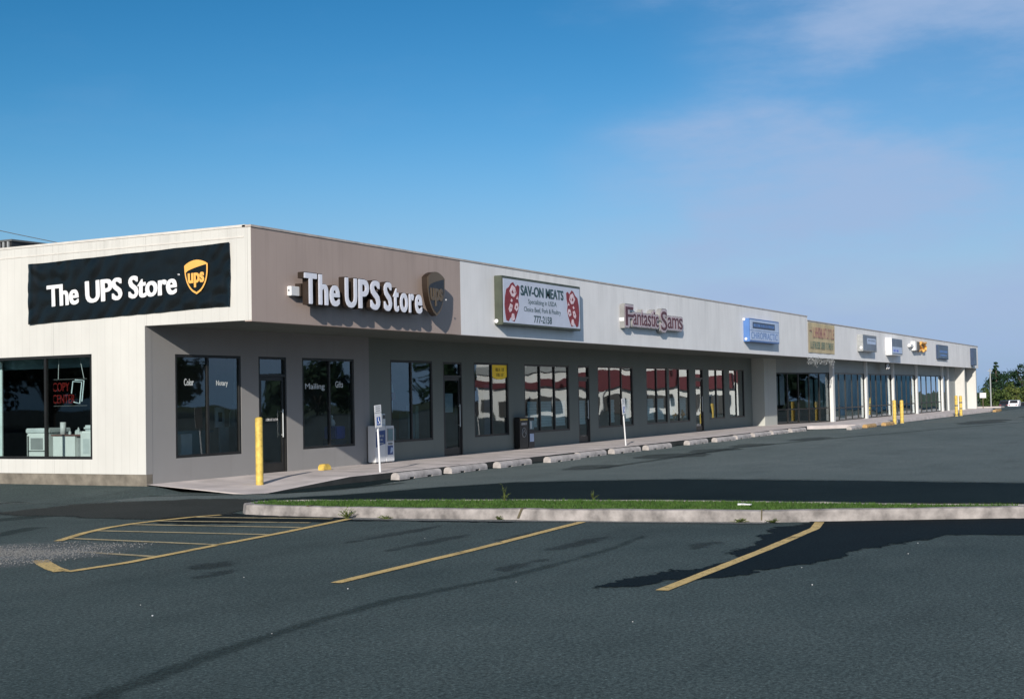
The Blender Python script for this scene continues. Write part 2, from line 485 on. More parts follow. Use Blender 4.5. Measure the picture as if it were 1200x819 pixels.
# sealed strip behind the planted island
patch('sealed_asphalt', [(-3.0, -4.2), (-1.0, -3.4), (.3, -4.35), (2.2, -4.95), (4.0, -5.8), (5.5, -8.6), (5.6, -12), (5.5, -15), (5.9, -30), (2.5, -30), (-.5, -16), (-1.4, -12), (-1.9, -8), (-2.6, -5.2)],
      M['seal'], z=.006, step=.2, margin=.5)
patch('patched_asphalt', [(-4.6, -1.0), (-2.6, -1.0), (-1.2, -2.2), (-.9, -3.2), (-2.6, -4.6), (-3.6, -4.9), (-4.6, -4.3), (-4.6, -2.6)], M['seal_olive'], z=.0075, step=.2, margin=.5)
# damp stain in front of the kerb on the right
patch('damp_stain', [(-8.8, -13.15), (-8.35, -13.3), (-7.9, -13.3), (-7.0, -13.75), (-6.2, -13.55), (-5.2, -13.45), (-4.2, -13.2), (-3.0, -13.2), (-2.3, -13.4), (-1.4, -15), (-.9, -17), (-.3, -20), (-2.0, -20), (-3.3, -16.2), (-3.5, -15.3), (-4.4, -14.9), (-5.3, -14.75), (-6.5, -14.5), (-7.4, -14.15), (-8.2, -13.65)],
      M['wet'], z=.006, step=.08, margin=.4)
patch('damp_stain', [(-5.0, -4.9), (-4.2, -4.3), (-3.5, -4.6), (-3.5, -7.3), (-4.1, -7.3), (-4.6, -6.2), (-5.0, -5.6)], M['wet'], z=.006, step=.08, margin=.3)
patch('damp_stain', [(-3.9, -7.3), (-3.45, -7.3), (-3.25, -9.6), (-3.55, -9.7)], M['wet'], z=.0065, step=.06, margin=.25)
patch('crack_seal', ribbon_poly([(-13.9, -12.45), (-12.9, -12.22), (-11.85, -12.06), (-10.92, -11.97), (-10.03, -11.93), (-8.27, -12.18), (-7, -12.2), (-5.84, -12.16), (-4.6, -12.0)], [.20, .17, .13, .11, .13, .12, .09, .08, .05]), M['smear'], z=.0045, step=.04, margin=.18)
patch('crack_seal', ribbon_poly([(45.4, -10.05), (35.7, -8.07), (26, -6.2), (19.5, -5.2), (11.9, -5.4), (8.8, -5.4)], .28), M['smear'], z=.0085, step=.2, margin=.3)
patch('crack_seal', ribbon_poly([(-1.4, 1.0), (-1.0, -.6), (-.2, -2.0), (.3, -2.9), (1.2, -3.4), (3.4, -3.6)], .25), M['smear'], z=.0085, step=.1, margin=.3)
for pts, w in (([(-4.6, -2.2), (-6.6, -1.9), (-9.5, -2.4)], .5), ([(-9.6, -4.9), (-7.9, -4.3), (-6.0, -3.6)], .28)):
    patch('crack_seal', ribbon_poly(pts, w), M['smear'], z=.0045, step=.1, margin=.3)
for (x, y, a, b) in ((-9.1, -9.4, .30, .12), (-6.0, -9.9, .9, .10), (-5.2, -9.0, 1.1, .10), (-7.6, -11.9, .5, .10), (-5.6, -11.6, .8, .10), (-8.6, -8.9, .3, .2), (-4.9, -10.6, .7, .1), (-2.5, .6, .4, .2), (-5.3, -13.0, .4, .12),
                     (14.5, -5.0, 1.6, .7), (17.5, -5.2, 1.6, .7), (21, -5.1, 1.5, .6), (26, -5.6, 2.0, .5), (47, -8.2, 5, .9), (60, -9.5, 6, 1.0), (9.2, -5.0, 1.1, .6)):
    patch('oil_stain', [(x + a * math.cos(t) * (1 + .35 * mnoise.noise(Vector((t * 1.3, x, y)))), y + b * math.sin(t) * (1 + .9 * mnoise.noise(Vector((t * 1.7, y, x))))) for t in [i * math.pi / 9 for i in range(18)]], M['stain'], z=.0047 if x < 5 else .009, step=max(.05, min(a, b) * .5), margin=.2)
# grit washed over the end of the hatching
patch('grit', [(-12, -2.2), (-9.0, -4.0), (-7.7, -5.6), (-7.4, -6.6), (-8.3, -7.0), (-9.4, -6.7), (-11.5, -5.2), (-14, -4.2)], M['grit'], z=.010, step=.15, margin=.6)

# painted lines
def line(name, path, w, m, z=.008):
    mm = MB(); n = 14; pts = []
    for i in range(len(path) - 1):
        for j in range(n):
            t = j / n; pts.append((path[i][0] * (1 - t) + path[i + 1][0] * t, path[i][1] * (1 - t) + path[i + 1][1] * t))
    pts.append(path[-1])
    q = ribbon_poly(pts, w); h = len(pts)
    rr = random.Random(len(pts) + int(path[0][0] * 10))
    vs = [(x + rr.uniform(-.004, .004), y + rr.uniform(-.004, .004), lot(x) + z) for x, y in q]
    mm.add(vs, [(i, i + 1, 2 * h - 2 - i, 2 * h - 1 - i) for i in range(h - 1)])
    return setting(mm.build(name, m))
line('parking_line', [(-9.25, -10.89), (-6.5, -10.78), (-3.22, -10.56)], .115, M['line'])
line('parking_line', [(-8.68, -13.83), (-5.5, -13.75), (-3.2, -13.65), (-2.42, -13.5)], .115, M['line'])
line('hatch_outline', [(-9.5, -7.82), (-8.73, -7.86), (-7.12, -7.66), (-5.65, -7.50), (-3.72, -7.20)], .115, M['line'])
line('hatch_outline', [(-7.3, -5.38), (-6.43, -4.93), (-5.8, -4.70), (-5.2, -4.60), (-4.66, -4.63), (-4.1, -4.72), (-3.7, -4.9)], .115, M['line'], z=.0085)
line('hatch_outline', [(-8.86, -6.75), (-9.10, -7.08), (-9.36, -7.48), (-9.5, -7.75)], .17, M['line'], z=.0085)
for a, b in (((-4.10, -4.80), (-3.76, -6.95)), ((-4.75, -4.68), (-4.35, -7.0)), ((-5.29, -4.68), (-4.95, -7.30)), ((-6.13, -4.85), (-5.85, -7.45)), ((-7.0, -5.3), (-7.0, -7.6)), ((-8.1, -6.5), (-8.18, -7.72))):
    line('hatch_bar', [a, b], .10, M['line_pale'], z=.0077)
for u in (47, 52, 57.5, 63):
    line('parking_line', [(u, -5.3), (u + 1.2, -9.6)], .11, M['line_pale'], z=.011)

# ------------------------------------------------------------------ island: kerb, soil, grass
front = [(-2.9, -4.86), (-3.25, -4.95), (-3.5, -5.2), (-3.56, -5.6), (-3.57, -6.4), (-3.5, -7.6), (-3.33, -8.8), (-3.13, -9.9), (-2.87, -11.5), (-2.6, -12.8), (-2.2, -13.7), (-1.75, -14.6), (-1.25, -15.6), (-.6, -16.9), (.6, -19.2)]
back = [(1.2, -19.2), (-.05, -16.9), (-.72, -15.7), (-.98, -14), (-1.05, -12), (-1.3, -10.2), (-1.6, -8.6), (-1.95, -7.2), (-2.3, -6.0), (-2.6, -5.2), (-2.75, -4.9)]
ring = front + back
def inset(ring, d):
    n = len(ring); out = []
    for i in range(n):
        a = ring[i - 1]; b = ring[(i + 1) % n]; dx, dy = b[0] - a[0], b[1] - a[1]; l = math.hypot(dx, dy)
        c1 = (ring[i][0] - dy / l * d, ring[i][1] + dx / l * d)
        out.append(c1)
    return out
def dense(ring, n=5):
    out = []
    for i in range(len(ring)):
        a = ring[i]; b = ring[(i + 1) % len(ring)]
        for j in range(n): t = j / n; out.append((a[0] * (1 - t) + b[0] * t, a[1] * (1 - t) + b[1] * t))
    return out
ring_d = dense(ring)
cin = inset(ring_d, .17)
sgn = 1 if sd_poly(ring, *cin[20]) > 0 else -1
i1 = inset(ring_d, sgn * .02); i2 = inset(ring_d, sgn * .15); i3 = inset(ring_d, sgn * .16)
mm = MB(); n = len(ring_d)
def hz(i, x, y): return mnoise.noise(Vector((x * 1.7, y * 1.7, 3))) * .012
rings = []
for rg, z in ((ring_d, -.15), (inset(ring_d, sgn * .012), -.03), (i1, -.008), (inset(ring_d, sgn * .04), .0), (i2, .0), (i3, -.03)):
    rings.append([(x, y, z + (hz(0, x, y) if z > -.1 else 0)) for x, y in rg])
for rg in rings: mm.v += rg
for a in range(len(rings) - 1):
    for i in range(n):
        j = (i + 1) % n; mm.f.append([a * n + i, a * n + j, (a + 1) * n + j, (a + 1) * n + i]); mm.mi.append(0)
kerb = setting(mm.build('island_kerb', M['kerb']))
# joints and a crack in the kerb
mm = MB()
for (x, y, w, dx) in ((-3.56, -6.35, .05, .02), (-3.195, -9.6, .035, .05), (-2.60, -12.80, .018, 0)):
    mm.add([(x - .006, y - w / 2, -.12), (x - .006, y + w / 2, -.12), (x + .02, y + w / 2 - dx, .012), (x + .02, y - w / 2 - dx, .012)], [(0, 1, 2, 3)])
    mm.add([(x + .02, y - w / 2 - dx, .012), (x + .02, y + w / 2 - dx, .012), (x + .16, y + w / 2 - dx, .013), (x + .16, y - w / 2 - dx, .013)], [(0, 1, 2, 3)])
setting(mm.build('kerb_joint', M['soil']))
# broken concrete edge along the foot of the kerb
patch('gutter_strip', [(-3.56, -7.0), (-3.45, -8.2), (-3.23, -9.6), (-2.95, -11.3), (-2.62, -12.85), (-2.82, -12.9), (-3.12, -11.3), (-3.42, -9.6), (-3.68, -8.2), (-3.78, -7.2)], mat_grit := asphalt('gutter_edge', (.16, .165, .16), (.24, .24, .23), True, .03, .05, .9, speck=.4), z=.0075, step=.06, margin=.2)
mm = MB(); bm_in = inset(ring_d, sgn * .15)
vsoil = [(x, y, -.012) for x, y in bm_in]
bm = bmesh.new(); bm.faces.new([bm.verts.new(p) for p in vsoil]); bmesh.ops.triangulate(bm, faces=bm.faces[:])
me = bpy.data.meshes.new('island_soil'); bm.to_mesh(me); bm.free(); me.materials.append(M['soil'])
o = bpy.data.objects.new('island_soil', me); COL.objects.link(o); setting(o)
mm = MB(); rr = random.Random(3); cnt = 0
while cnt < 26000:
    x = rr.uniform(-3.6, 2.2); y = rr.uniform(-19, -4.8)
    d = sd_poly(ring, x, y)
    if d < .12: continue
    nn = mnoise.noise(Vector((x * 1.3, y * 1.3, 0)))
    if d < .2 and rr.random() < .5: continue
    h = rr.uniform(.006, .030) * (1 + .5 * nn) * (1.35 if rr.random() < .03 else 1)
    a = rr.uniform(0, 6.28); w = rr.uniform(.006, .011); lx, ly = rr.uniform(-.03, .03), rr.uniform(-.03, .03)
    c, s = math.cos(a) * w, math.sin(a) * w
    mm.add([(x - c, y - s, -.02), (x + c, y + s, -.02), (x + lx, y + ly, h)], [(0, 1, 2)]); cnt += 1
setting(mm.build('grass', M['grass']), 'stuff')

def weed(x, y, z, h, r, n, label, seed, nm='weed'):
    rr = random.Random(seed); t = thing(nm, (x, y, z), label, 'weed')
    st = MB(); lf = MB()
    for i in range(n):
        a = rr.uniform(0, 6.28); q = rr.uniform(.1, 1); hh = h * rr.uniform(.4, 1) * (1.2 - .5 * q)
        p0 = Vector((x, y, z)); p1 = p0 + Vector((math.cos(a) * r * q * .5, math.sin(a) * r * q * .5, hh * .7)); p2 = p0 + Vector((math.cos(a) * r * q, math.sin(a) * r * q, hh))
        st.tube([p0, p1, p2], [.004, .003, .0015], 4)
        for kk in range(5):
            b = p0.lerp(p2, rr.uniform(.3, 1)); aa = rr.uniform(0, 6.28); l = rr.uniform(.02, .045)
            d = Vector((math.cos(aa), math.sin(aa), rr.uniform(-.2, .6))) * l; w = Vector((-math.sin(aa), math.cos(aa), 0)) * l * .3
            lf.add([b, b + d * .5 + w, b + d, b + d * .5 - w], [(0, 1, 2, 3)])
    st.build('stem', M['weed'], t); lf.build('foliage', M['weed'], t)
weed(-3.68, -7.15, -.15, .17, .16, 26, 'tallest green weed tuft at the kerb foot, by the end of the hatched lines', 1)
weed(-3.6, -7.75, -.15, .06, .14, 12, 'flat patch of weeds against the kerb just right of the tall tuft', 2)
weed(-3.24, -9.35, -.15, .07, .10, 14, 'small weed under the cracked joint in the middle of the kerb', 3)
weed(-2.70, -12.55, -.15, .06, .16, 18, 'dry low weed at the kerb left of the narrow joint', 4)
weed(-2.60, -12.95, -.15, .06, .14, 16, 'dry low weed at the kerb right of the narrow joint, near the right parking line', 5)
weed(-2.0, -8.75, 0, .22, .12, 9, 'tall thin weed standing in the island grass', 6)
weed(-1.4, -9.9, 0, .15, .1, 7, 'short thin weed standing in the island grass beside the tall one', 7)
mm = MB(); mm.box(-1.98, -1.93, -12.38, -12.28, .012, .034); mm.box(-1.96, -1.90, -12.45, -12.36, .015, .028)
tag(mm.build('paper_scrap', M['white'], origin=(-1.95, -12.38, .02)), 'scrap of white paper lying in the island grass', 'litter')
for i, (x, y) in enumerate([(-9.5, -11.2), (-8.6, -12.4), (-11.3, -10.6), (-5.6, -9.6), (-6.8, -14.5), (-5.4, -15.2), (-7.9, -14.9), (-10.2, -14.2), (-10.9, -10.1), (-11.6, -12.0), (-4.4, -15.1), (-9.2, -9.8)]):
    rr = random.Random(i); mm = MB(); s = rr.uniform(.003, .006)
    mm.box(x - s, x + s * 1.2, y - s, y + s, -.15, -.15 + s * 1.2)
    tag(mm.build('pebble', M['white'], bevel=s * .4, origin=(x, y, -.15)), 'tiny pale pebble lying on the bare dark asphalt of the foreground', 'pebble', 'pale pebbles on the foreground asphalt')
# loose gravel
mm = MB(); rr = random.Random(11)
gp = [(-12.5, -2.8), (-9.0, -4.3), (-7.5, -5.7), (-7.2, -6.6), (-8.3, -7.0), (-9.3, -6.7), (-11.5, -5.2), (-13.5, -4.6)]
n = 0
while n < 8000:
    x = rr.uniform(-13.5, -7); y = rr.uniform(-7.2, -2.6); d = sd_poly(gp, x, y)
    if d < -.25 or rr.random() > min(1, (d + .3) * .9) * (.25 + max(0, mnoise.noise(Vector((x * 1.6, y * 1.6, 5))) + .3)): continue
    s = rr.uniform(.003, .0065); a = rr.uniform(0, 3)
    mm.box(-s, s, -s * .8, s * .8, -.002, s, 0, Matrix.Translation((x, y, -.139)) @ Matrix.Rotation(a, 4, 'Z')); n += 1
setting(mm.build('gravel', M['stone']), 'stuff')

# the lot rises a little to the side wall
mm = MB(); vs = []; fs = []
prof_a = [(-2.6, -.1475), (-1.6, -.13), (-.7, -.075), (.05, -.035)]
for v in (-.9, -.15, 2, 6, 16):
    for u, z in prof_a: vs.append((u + (-.0 if v > -.5 else .0), v, z if v > -.5 else -.1475))
for i in range(4):
    for j in range(3): fs.append((i * 4 + j, i * 4 + j + 1, i * 4 + j + 5, i * 4 + j + 4))
mm.add(vs, fs); setting(mm.build('asphalt_apron', M['asphalt']))
# ------------------------------------------------------------------ sidewalk
mm = MB(); e = [(-.0, 0), (.0, -2.45), (.25, -2.6), (3, -2.58), (8, -2.55), (36.6, -2.55), (38.6, -4.1), (40, -4.25), (76, -4.2), (82.5, -3.4), (84, -1.5), (84, 2), (37, 2), (37, .02), (8, .02)]
# top follows the slope, so build it as strips in u
us = [.0, .25, 3, 8, 16, 24, 36.6, 38.6, 40, 46, 58, 70, 76, 82.5, 84]
fr = {.0: -2.45, .25: -2.6, 3: -2.58, 8: -2.55, 16: -2.55, 24: -2.55, 36.6: -2.55, 38.6: -4.1, 40: -4.25, 46: -4.25, 58: -4.2, 70: -4.2, 76: -4.2, 82.5: -3.4, 84: -1.5}
def ramp(u): return -.143 + .143 * min(1, max(0, (u - .3) / 2.6)) + G(u)       # dropped kerb at the near corner
vs = []; fs = []
for u in us:
    z = G(u); zf = ramp(u)
    vs += [(u, fr[u], lot(u) - .02), (u, fr[u] + .015, zf - .012), (u, fr[u] + .05, zf), (u, fr[u] + 1.2, z * .5 + zf * .5 if u < 3 else z), (u, .05 if u < 37.3 else 1, z)]
for i in range(len(us) - 1):
    for j in range(4): fs.append((i * 5 + j, (i + 1) * 5 + j, (i + 1) * 5 + j + 1, i * 5 + j + 1))
    mm.mi
mm.add(vs, fs); mm.f.append([0, 1, 2, 3, 4]); mm.mi.append(0)
sw = setting(mm.build('sidewalk', [M['concrete'], M['kerb_dark'] if 'kerb_dark' in M else mat('kerb_face', (.022, .024, .023), .9, var=.4, vs=3, bmp=.4)]))
for p in sw.data.polygons:
    if abs(p.normal.z) < .5 and p.normal.y < -.3 and 1.0 < p.center.x < 37: p.material_index = 1
mm = MB()
for u in [1.5 * i for i in range(2, 25)]:
    mm.box(u, u + .014, -2.5, -.02, G(u) - .02, G(u) + .003)
setting(mm.build('sidewalk_joint', M['dkgrey']))
# dark wet gutter at the kerb foot
patch('gutter_stain', [(.4, -2.6), (37, -2.56), (37, -2.74), (8, -2.82), (5, -2.95), (3.4, -3.3), (2.0, -3.5), (.9, -3.2), (.2, -2.8)], M['seal'], z=.0095, step=.12, margin=.25)

# ------------------------------------------------------------------ wheel stops
def make_stop(m, L=1.78):
    t = thing('wheel_stop', (0, 0, 0), 'x', 'wheel stop', 'concrete wheel stops along the sidewalk')
    pr = [(-.105, .03), (-.10, .09), (-.075, .125), (-.035, .145), (.035, .145), (.075, .125), (.10, .09), (.105, .03)]
    X = Matrix(((0, 0, 1, 0), (1, 0, 0, 0), (0, 1, 0, 0), (0, 0, 0, 1)))
    b = MB(); b.prism(pr, 0, L, 0, X)
    b.build('body', m, t, bevel=.008)
    f = MB()
    for a, c in ((0.002, .42), (.62, 1.16), (1.36, L - .002)):
        f.prism([(-.104, 0), (-.104, .032), (.104, .032), (.104, 0)], a, c, 0, X)
    f.build('foot', m, t)
    return t
proto = make_stop(M['stop'])
S1 = [(4.15, 'nearest wheel stop, its round end closest to the leaning sign post'), (6.35, 'second wheel stop from the near end of the row'),
      (8.6, 'third wheel stop from the near end of the row'), (10.95, 'fourth wheel stop from the near end of the row'), (13.15, 'fifth wheel stop from the near end of the row'),
      (15.4, 'sixth wheel stop, in front of the second leaning sign post'), (17.7, 'seventh wheel stop, last before the gap in the row'),
      (21.2, 'wheel stop just beyond the gap in the row'), (23.5, 'second wheel stop beyond the gap in the row'), (25.8, 'third wheel stop beyond the gap in the row'),
      (28.1, 'fourth wheel stop beyond the gap in the row'), (30.4, 'fifth wheel stop beyond the gap in the row'), (32.8, 'farthest wheel stop in front of the near building')]
rr = random.Random(5)
for i, (u, lb) in enumerate(S1):
    loc = (u, -2.92 + rr.uniform(-.12, .10), lot(u) + .008); rz = rr.uniform(-.05, .05)
    lb = 'pale concrete ' + lb
    if i == 0:
        proto.location = loc; proto.rotation_euler.z = rz; proto['label'] = lb
    else: dup(proto, loc, lb, rz)
po = make_stop(M['orange_paint']); po['group'] = 'yellow painted wheel stops'
dup(proto, (35.6, -4.55, lot(36) + .008), 'grey wheel stop before the wide far sidewalk, next to a yellow one', 0)
for i, (u, v, lb) in enumerate([(38.1, -4.6, 'faded yellow wheel stop left of the pair of yellow bollards'), (41.0, -4.75, 'faded yellow wheel stop at the foot of the yellow bollards'), (74.6, -4.6, 'yellow wheel stop left of two at the far end of the building'), (77.6, -4.3, 'yellow wheel stop right of two at the far end of the building')]):
    if i == 0: po.location = (u, v, lot(u) + .008); po['label'] = lb
    else: dup(po, (u, v, lot(u) + .008), lb)
mm = MB(); mm.prism([(0, 0), (0, .09), (.05, .13), (.2, .135), (.27, .09), (.3, 0)], 0, .16, 0, FRONT(4.75, -.52, 0))
tag(mm.build('kerb_chunk', M['yellow_paint'], bevel=.012, origin=(4.9, -.6, 0)), 'small yellow painted concrete chunk on the sidewalk against the shop wall', 'concrete block')

# ------------------------------------------------------------------ bollards
def bollard(u, v, h, r, label, group, bands=()):
    z = lot(u); t = thing('bollard', (u, v, z), label, 'bollard', group)
    b = MB(); b.tube([(u, v, z), (u, v, z + h)], r, 20, cap=False)
    dome = [(u, v, z + h + r * .45 * math.sin(a)) for a in [i * math.pi / 10 for i in range(6)]]
    b.tube(dome, [max(.002, r * math.cos(i * math.pi / 10)) for i in range(6)], 20)
    b.build('post', M['yellow_paint'], t, smooth=True)
    f = MB(); f.tube([(u, v, z - .02), (u, v, z + .012)], r * 1.35, 20); f.build('footing', M['gutter'], t)
    if bands:
        for a, c in bands:
            bb = MB(); bb.tube([(u, v, z + a), (u, v, z + c)], r + .004, 16); bb.build('band', M['dkgrey'], t)
    return t
bollard(1.25, -1.7, 1.345, .073, 'tall yellow bollard by the near corner of the sidewalk', 'yellow bollards')
bollard(43.9, -4.62, 1.08, .085, 'yellow bollard, left of the pair before the far shops', 'yellow bollards')
bollard(45.5, -4.62, 1.06, .085, 'yellow bollard, right of the pair before the far shops', 'yellow bollards')
bollard(61.2, -4.45, 1.16, .085, 'yellow bollard with dark scuffs, left of the far pair', 'scuffed yellow bollards', ((.58, .66), (.08, .12)))
bollard(62.7, -4.45, 1.14, .085, 'yellow bollard with dark scuffs, right of the far pair', 'scuffed yellow bollards', ((.74, .82), (.40, .46)))

# ------------------------------------------------------------------ accessible-parking signs
def parking_sign(base, lean, label):
    t = thing('parking_sign', base, label, 'sign', 'leaning accessible parking signs')
    X = Matrix.Translation(base) @ Matrix.Rotation(lean, 4, 'Y')
    b = MB(); b.tube([(0, 0, 0), (0, 0, .97)], .021, 10, 0, X); b.build('post', M['white'], t)
    p = MB(); p.box(-.125, .125, -.028, -.022, .94, 1.24, 0, X); p.box(-.125, .125, -.028, -.022, 1.25, 1.41, 0, X); pl = p.build('plate', M['white'], t)
    s = MB(); s.box(-.065, .065, -.032, -.029, .99, 1.16, 0, X); s.build('symbol_panel', M['sign_blue'], pl)
    w = MB()  # wheelchair mark
    F = X @ Matrix(((1, 0, 0, 0), (0, 0, -1, -.033), (0, 1, 0, 1.0), (0, 0, 0, 1)))
    w.tube([(-.005 + .035 * math.cos(a), .05 + .035 * math.sin(a), 0) for a in [i * .52 - 2.6 for i in range(9)]], .006, 6, 0, F)
    w.tube([(-.005, .125, 0), (-.005, .07, 0), (.03, .065, 0), (.045, .02, 0)], .007, 6, 0, F)
    w.tube([(-.005, .13, 0), (-.005, .142, 0)], .011, 8, 0, F); w.build('symbol', M['white'], pl)
    c = MB()
    for q, (y0, y1) in enumerate(((1.28, 1.30), (1.325, 1.345), (1.37, 1.385))): c.box(-.08, .08, -.031, -.0285, y0, y1, 0, X)
    c.build('text_lines', M['grey'], pl)
parking_sign((4.42, -2.36, G(4)), R(-4), 'leaning white accessible parking sign in front of the blue and white newspaper boxes')
parking_sign((17.49, -2.40, G(17)), R(-8), 'leaning white accessible parking sign before the striped reflections, by the sixth wheel stop')

# ------------------------------------------------------------------ newspaper boxes
def news_box(u, v, w, d, h, label, mats, style):
    z = G(u); t = thing('newspaper_box', (u, v, z), label, 'newspaper box')
    b = MB(); b.box(u, u + w, v - d, v, z + .03, z + h); b.build('case', mats[0], t, bevel=.012)
    g = MB(); g.box(u + .04, u + w - .04, v - d + .05, v - .05, z, z + .035); g.build('base', M['dkgrey'], t)
    X = FRONT(u, v - d, z)
    if style == 'blue':
        p = MB(); pts = [(.02, h * .85)] + [(.02 + (w - .04) * i / 10, h * (.43 + .08 * math.sin(i / 10 * 1.6))) for i in range(11)] + [(w - .02, h * .88)]
        p.prism(pts, .002, .008, 0, X); p.build('printed_panel', M['blue_print'], t)
        q = MB(); word_marks(q, X, .06, w - .08, h * .70, h * .75, 3, 0, .010); word_marks(q, X, .06, w - .14, h * .60, h * .65, 5, 0, .010); word_marks(q, X, .06, w - .1, h * .52, h * .545, 6, 0, .010)
        q.build('lettering', M['off_white'], t)
    if style == 'window':
        p = MB(); p.box(.05, w - .06, h * .58, h * .93, .002, .012, 0, X); p.build('window_frame', M['grey'], t)
        q = MB(); q.box(.08, w - .09, h * .61, h * .90, .013, .017, 0, X); q.build('display_window', M['teal'], t)
        r = MB(); r.box(.07, w - .08, h * .22, h * .46, .002, .010, 0, X); rp = r.build('printed_panel', M['blue_print'], t)
        s = MB(); s.prism([(.16, h * .26), (.2, h * .42), (.3, h * .40), (.3, h * .34), (.24, h * .27)], .011, .014, 0, X); s.build('printed_mark', M['blue_face'], rp)
        s = MB(); s.box(.10, w - .12, h * .50, h * .53, .002, .03, 0, X); s.build('handle', M['dkgrey'], t)
    if style == 'black':
        p = MB(); p.box(.05, w - .05, h * .90, h * .945, .002, .010, 0, X); p.build('yellow_strip', M['yellow_paint'], t)
        q = MB(); word_marks(q, X, .10, w - .10, h * .76, h * .83, 4, 0, .006, gaps=()); q.build('lettering', M['white'], t)
        r = MB(); r.tube([(w / 2 + .13 * math.cos(a), h * .52 + .13 * math.sin(a), .004) for a in [i * .4 for i in range(17)]], .012, 6, 0, X); r.tube([(w / 2 - .08, h * .5, .004), (w / 2, h * .6, .004), (w / 2 + .09, h * .48, .004)], .012, 6, 0, X); r.build('emblem', M['grey'], t)
    if style == 'papers':
        p = MB(); p.box(.06, w - .05, h * .62, h * .90, .002, .008, 0, X); p.build('display_window', M['teal'], t)
        q = MB(); q.box(.10, .18, h * .64, h * .88, .009, .012, 0, X); q.build('paper', M['off_white'], t)
        q = MB(); q.box(.07, w - .06, h * .22, h * .48, .002, .010, 0, X); q.build('notice', M['blue_face'], t)
    return t
news_box(7.42, -.04, .44, .22, .90, 'white newspaper box with a dark blue curved panel, left of the pair', [M['white']], 'blue')
news_box(7.87, -.04, .37, .22, .89, 'white newspaper box with a display window and a blue square mark, right of the pair', [M['white']], 'window')
t = thing('leaflet_holder', (7.84, -.13, .89), 'pale leaflet holder standing on top of the white newspaper boxes', 'leaflet holder')
b = MB(); b.box(7.72, 7.96, -.20, -.06, .892, 1.18); b.build('case', M['off_white'], t, bevel=.01)
b = MB(); b.box(7.84, 7.93, -.212, -.204, 1.06, 1.15); b.build('printed_panel', M['dkgrey'], t)
news_box(14.92, -.03, .54, .18, .92, 'black newspaper box with a yellow strip under its lid, left of the dark pair', [M['black']], 'black')
news_box(15.48, -.03, .38, .18, .90, 'dark newspaper box with papers in its windows, right of the dark pair', [M['dark']], 'papers')

# ------------------------------------------------------------------ near building
B = thing('shop_building', (0, 0, 0), 'long low white shop building with a tan corner, nearer of the two', 'building')
def wall_panels(mb, axis, p0, p1, a0, a1, z0, z1, openings, m=0):
    """wall between faces p0,p1 with rectangular holes (a0,a1,z0,z1)"""
    ops = sorted(openings); a = a0
    def bx(x0, x1, zz0, zz1):
        if x1 - x0 < 1e-4 or zz1 - zz0 < 1e-4: return
        if axis == 'u': mb.box(x0, x1, p0, p1, zz0, zz1, m)
        else: mb.box(p0, p1, x0, x1, zz0, zz1, m)
    for (b0, b1, c0, c1) in ops:
        bx(a, b0, z0, z1); bx(b0, b1, z0, c0); bx(b0, b1, c1, z1); a = b1
    bx(a, a1, z0, z1)

def window(parent, axis, p, a0, a1, z0, z1, mull=(), trans=(), name='window', fw=.055, glassm=None, frame=None):
    f = MB(); d0, d1 = p - .035, p + .035
    def bx(x0, x1, zz0, zz1, q=0):
        if axis == 'u': f.box(x0, x1, d0 + q, d1 - q, zz0, zz1)
        else: f.box(d0 + q, d1 - q, x0, x1, zz0, zz1)
    bx(a0, a0 + fw, z0, z1); bx(a1 - fw, a1, z0, z1); bx(a0 + fw, a1 - fw, z0, z0 + fw, .002); bx(a0 + fw, a1 - fw, z1 - fw, z1, .002)
    xs = [a0 + fw] + [x for mm_ in mull for x in (mm_ - fw / 2, mm_ + fw / 2)] + [a1 - fw]
    for mm_ in mull: bx(mm_ - fw / 2, mm_ + fw / 2, z0 + fw, z1 - fw, .003)
    for tz in trans:
        for i in range(0, len(xs), 2): bx(xs[i], xs[i + 1], tz - fw / 2, tz + fw / 2, .004)
    w = f.build(name, frame or M['bronze'], parent)
    zs = [z0 + fw] + [x for tz in sorted(trans) for x in (tz - fw / 2, tz + fw / 2)] + [z1 - fw]
    for i in range(0, len(xs), 2):
        g = MB(); rt = random.Random(int(xs[i] * 100)); e1, e2, e3 = (rt.uniform(-.006, .006) for _ in range(3))
        for j in range(0, len(zs), 2):
            if axis == 'u': g.add([(xs[i], p, zs[j]), (xs[i + 1], p + e1, zs[j]), (xs[i + 1], p + e1 + e2, zs[j + 1]), (xs[i], p + e2, zs[j + 1])], [(0, 1, 2, 3)])
            else: g.add([(p, xs[i], zs[j]), (p, xs[i + 1], zs[j]), (p, xs[i + 1], zs[j + 1]), (p, xs[i], zs[j + 1])], [(3, 2, 1, 0)])
        g.build('pane', glassm or M['glass'], w, recalc=False)
    return w

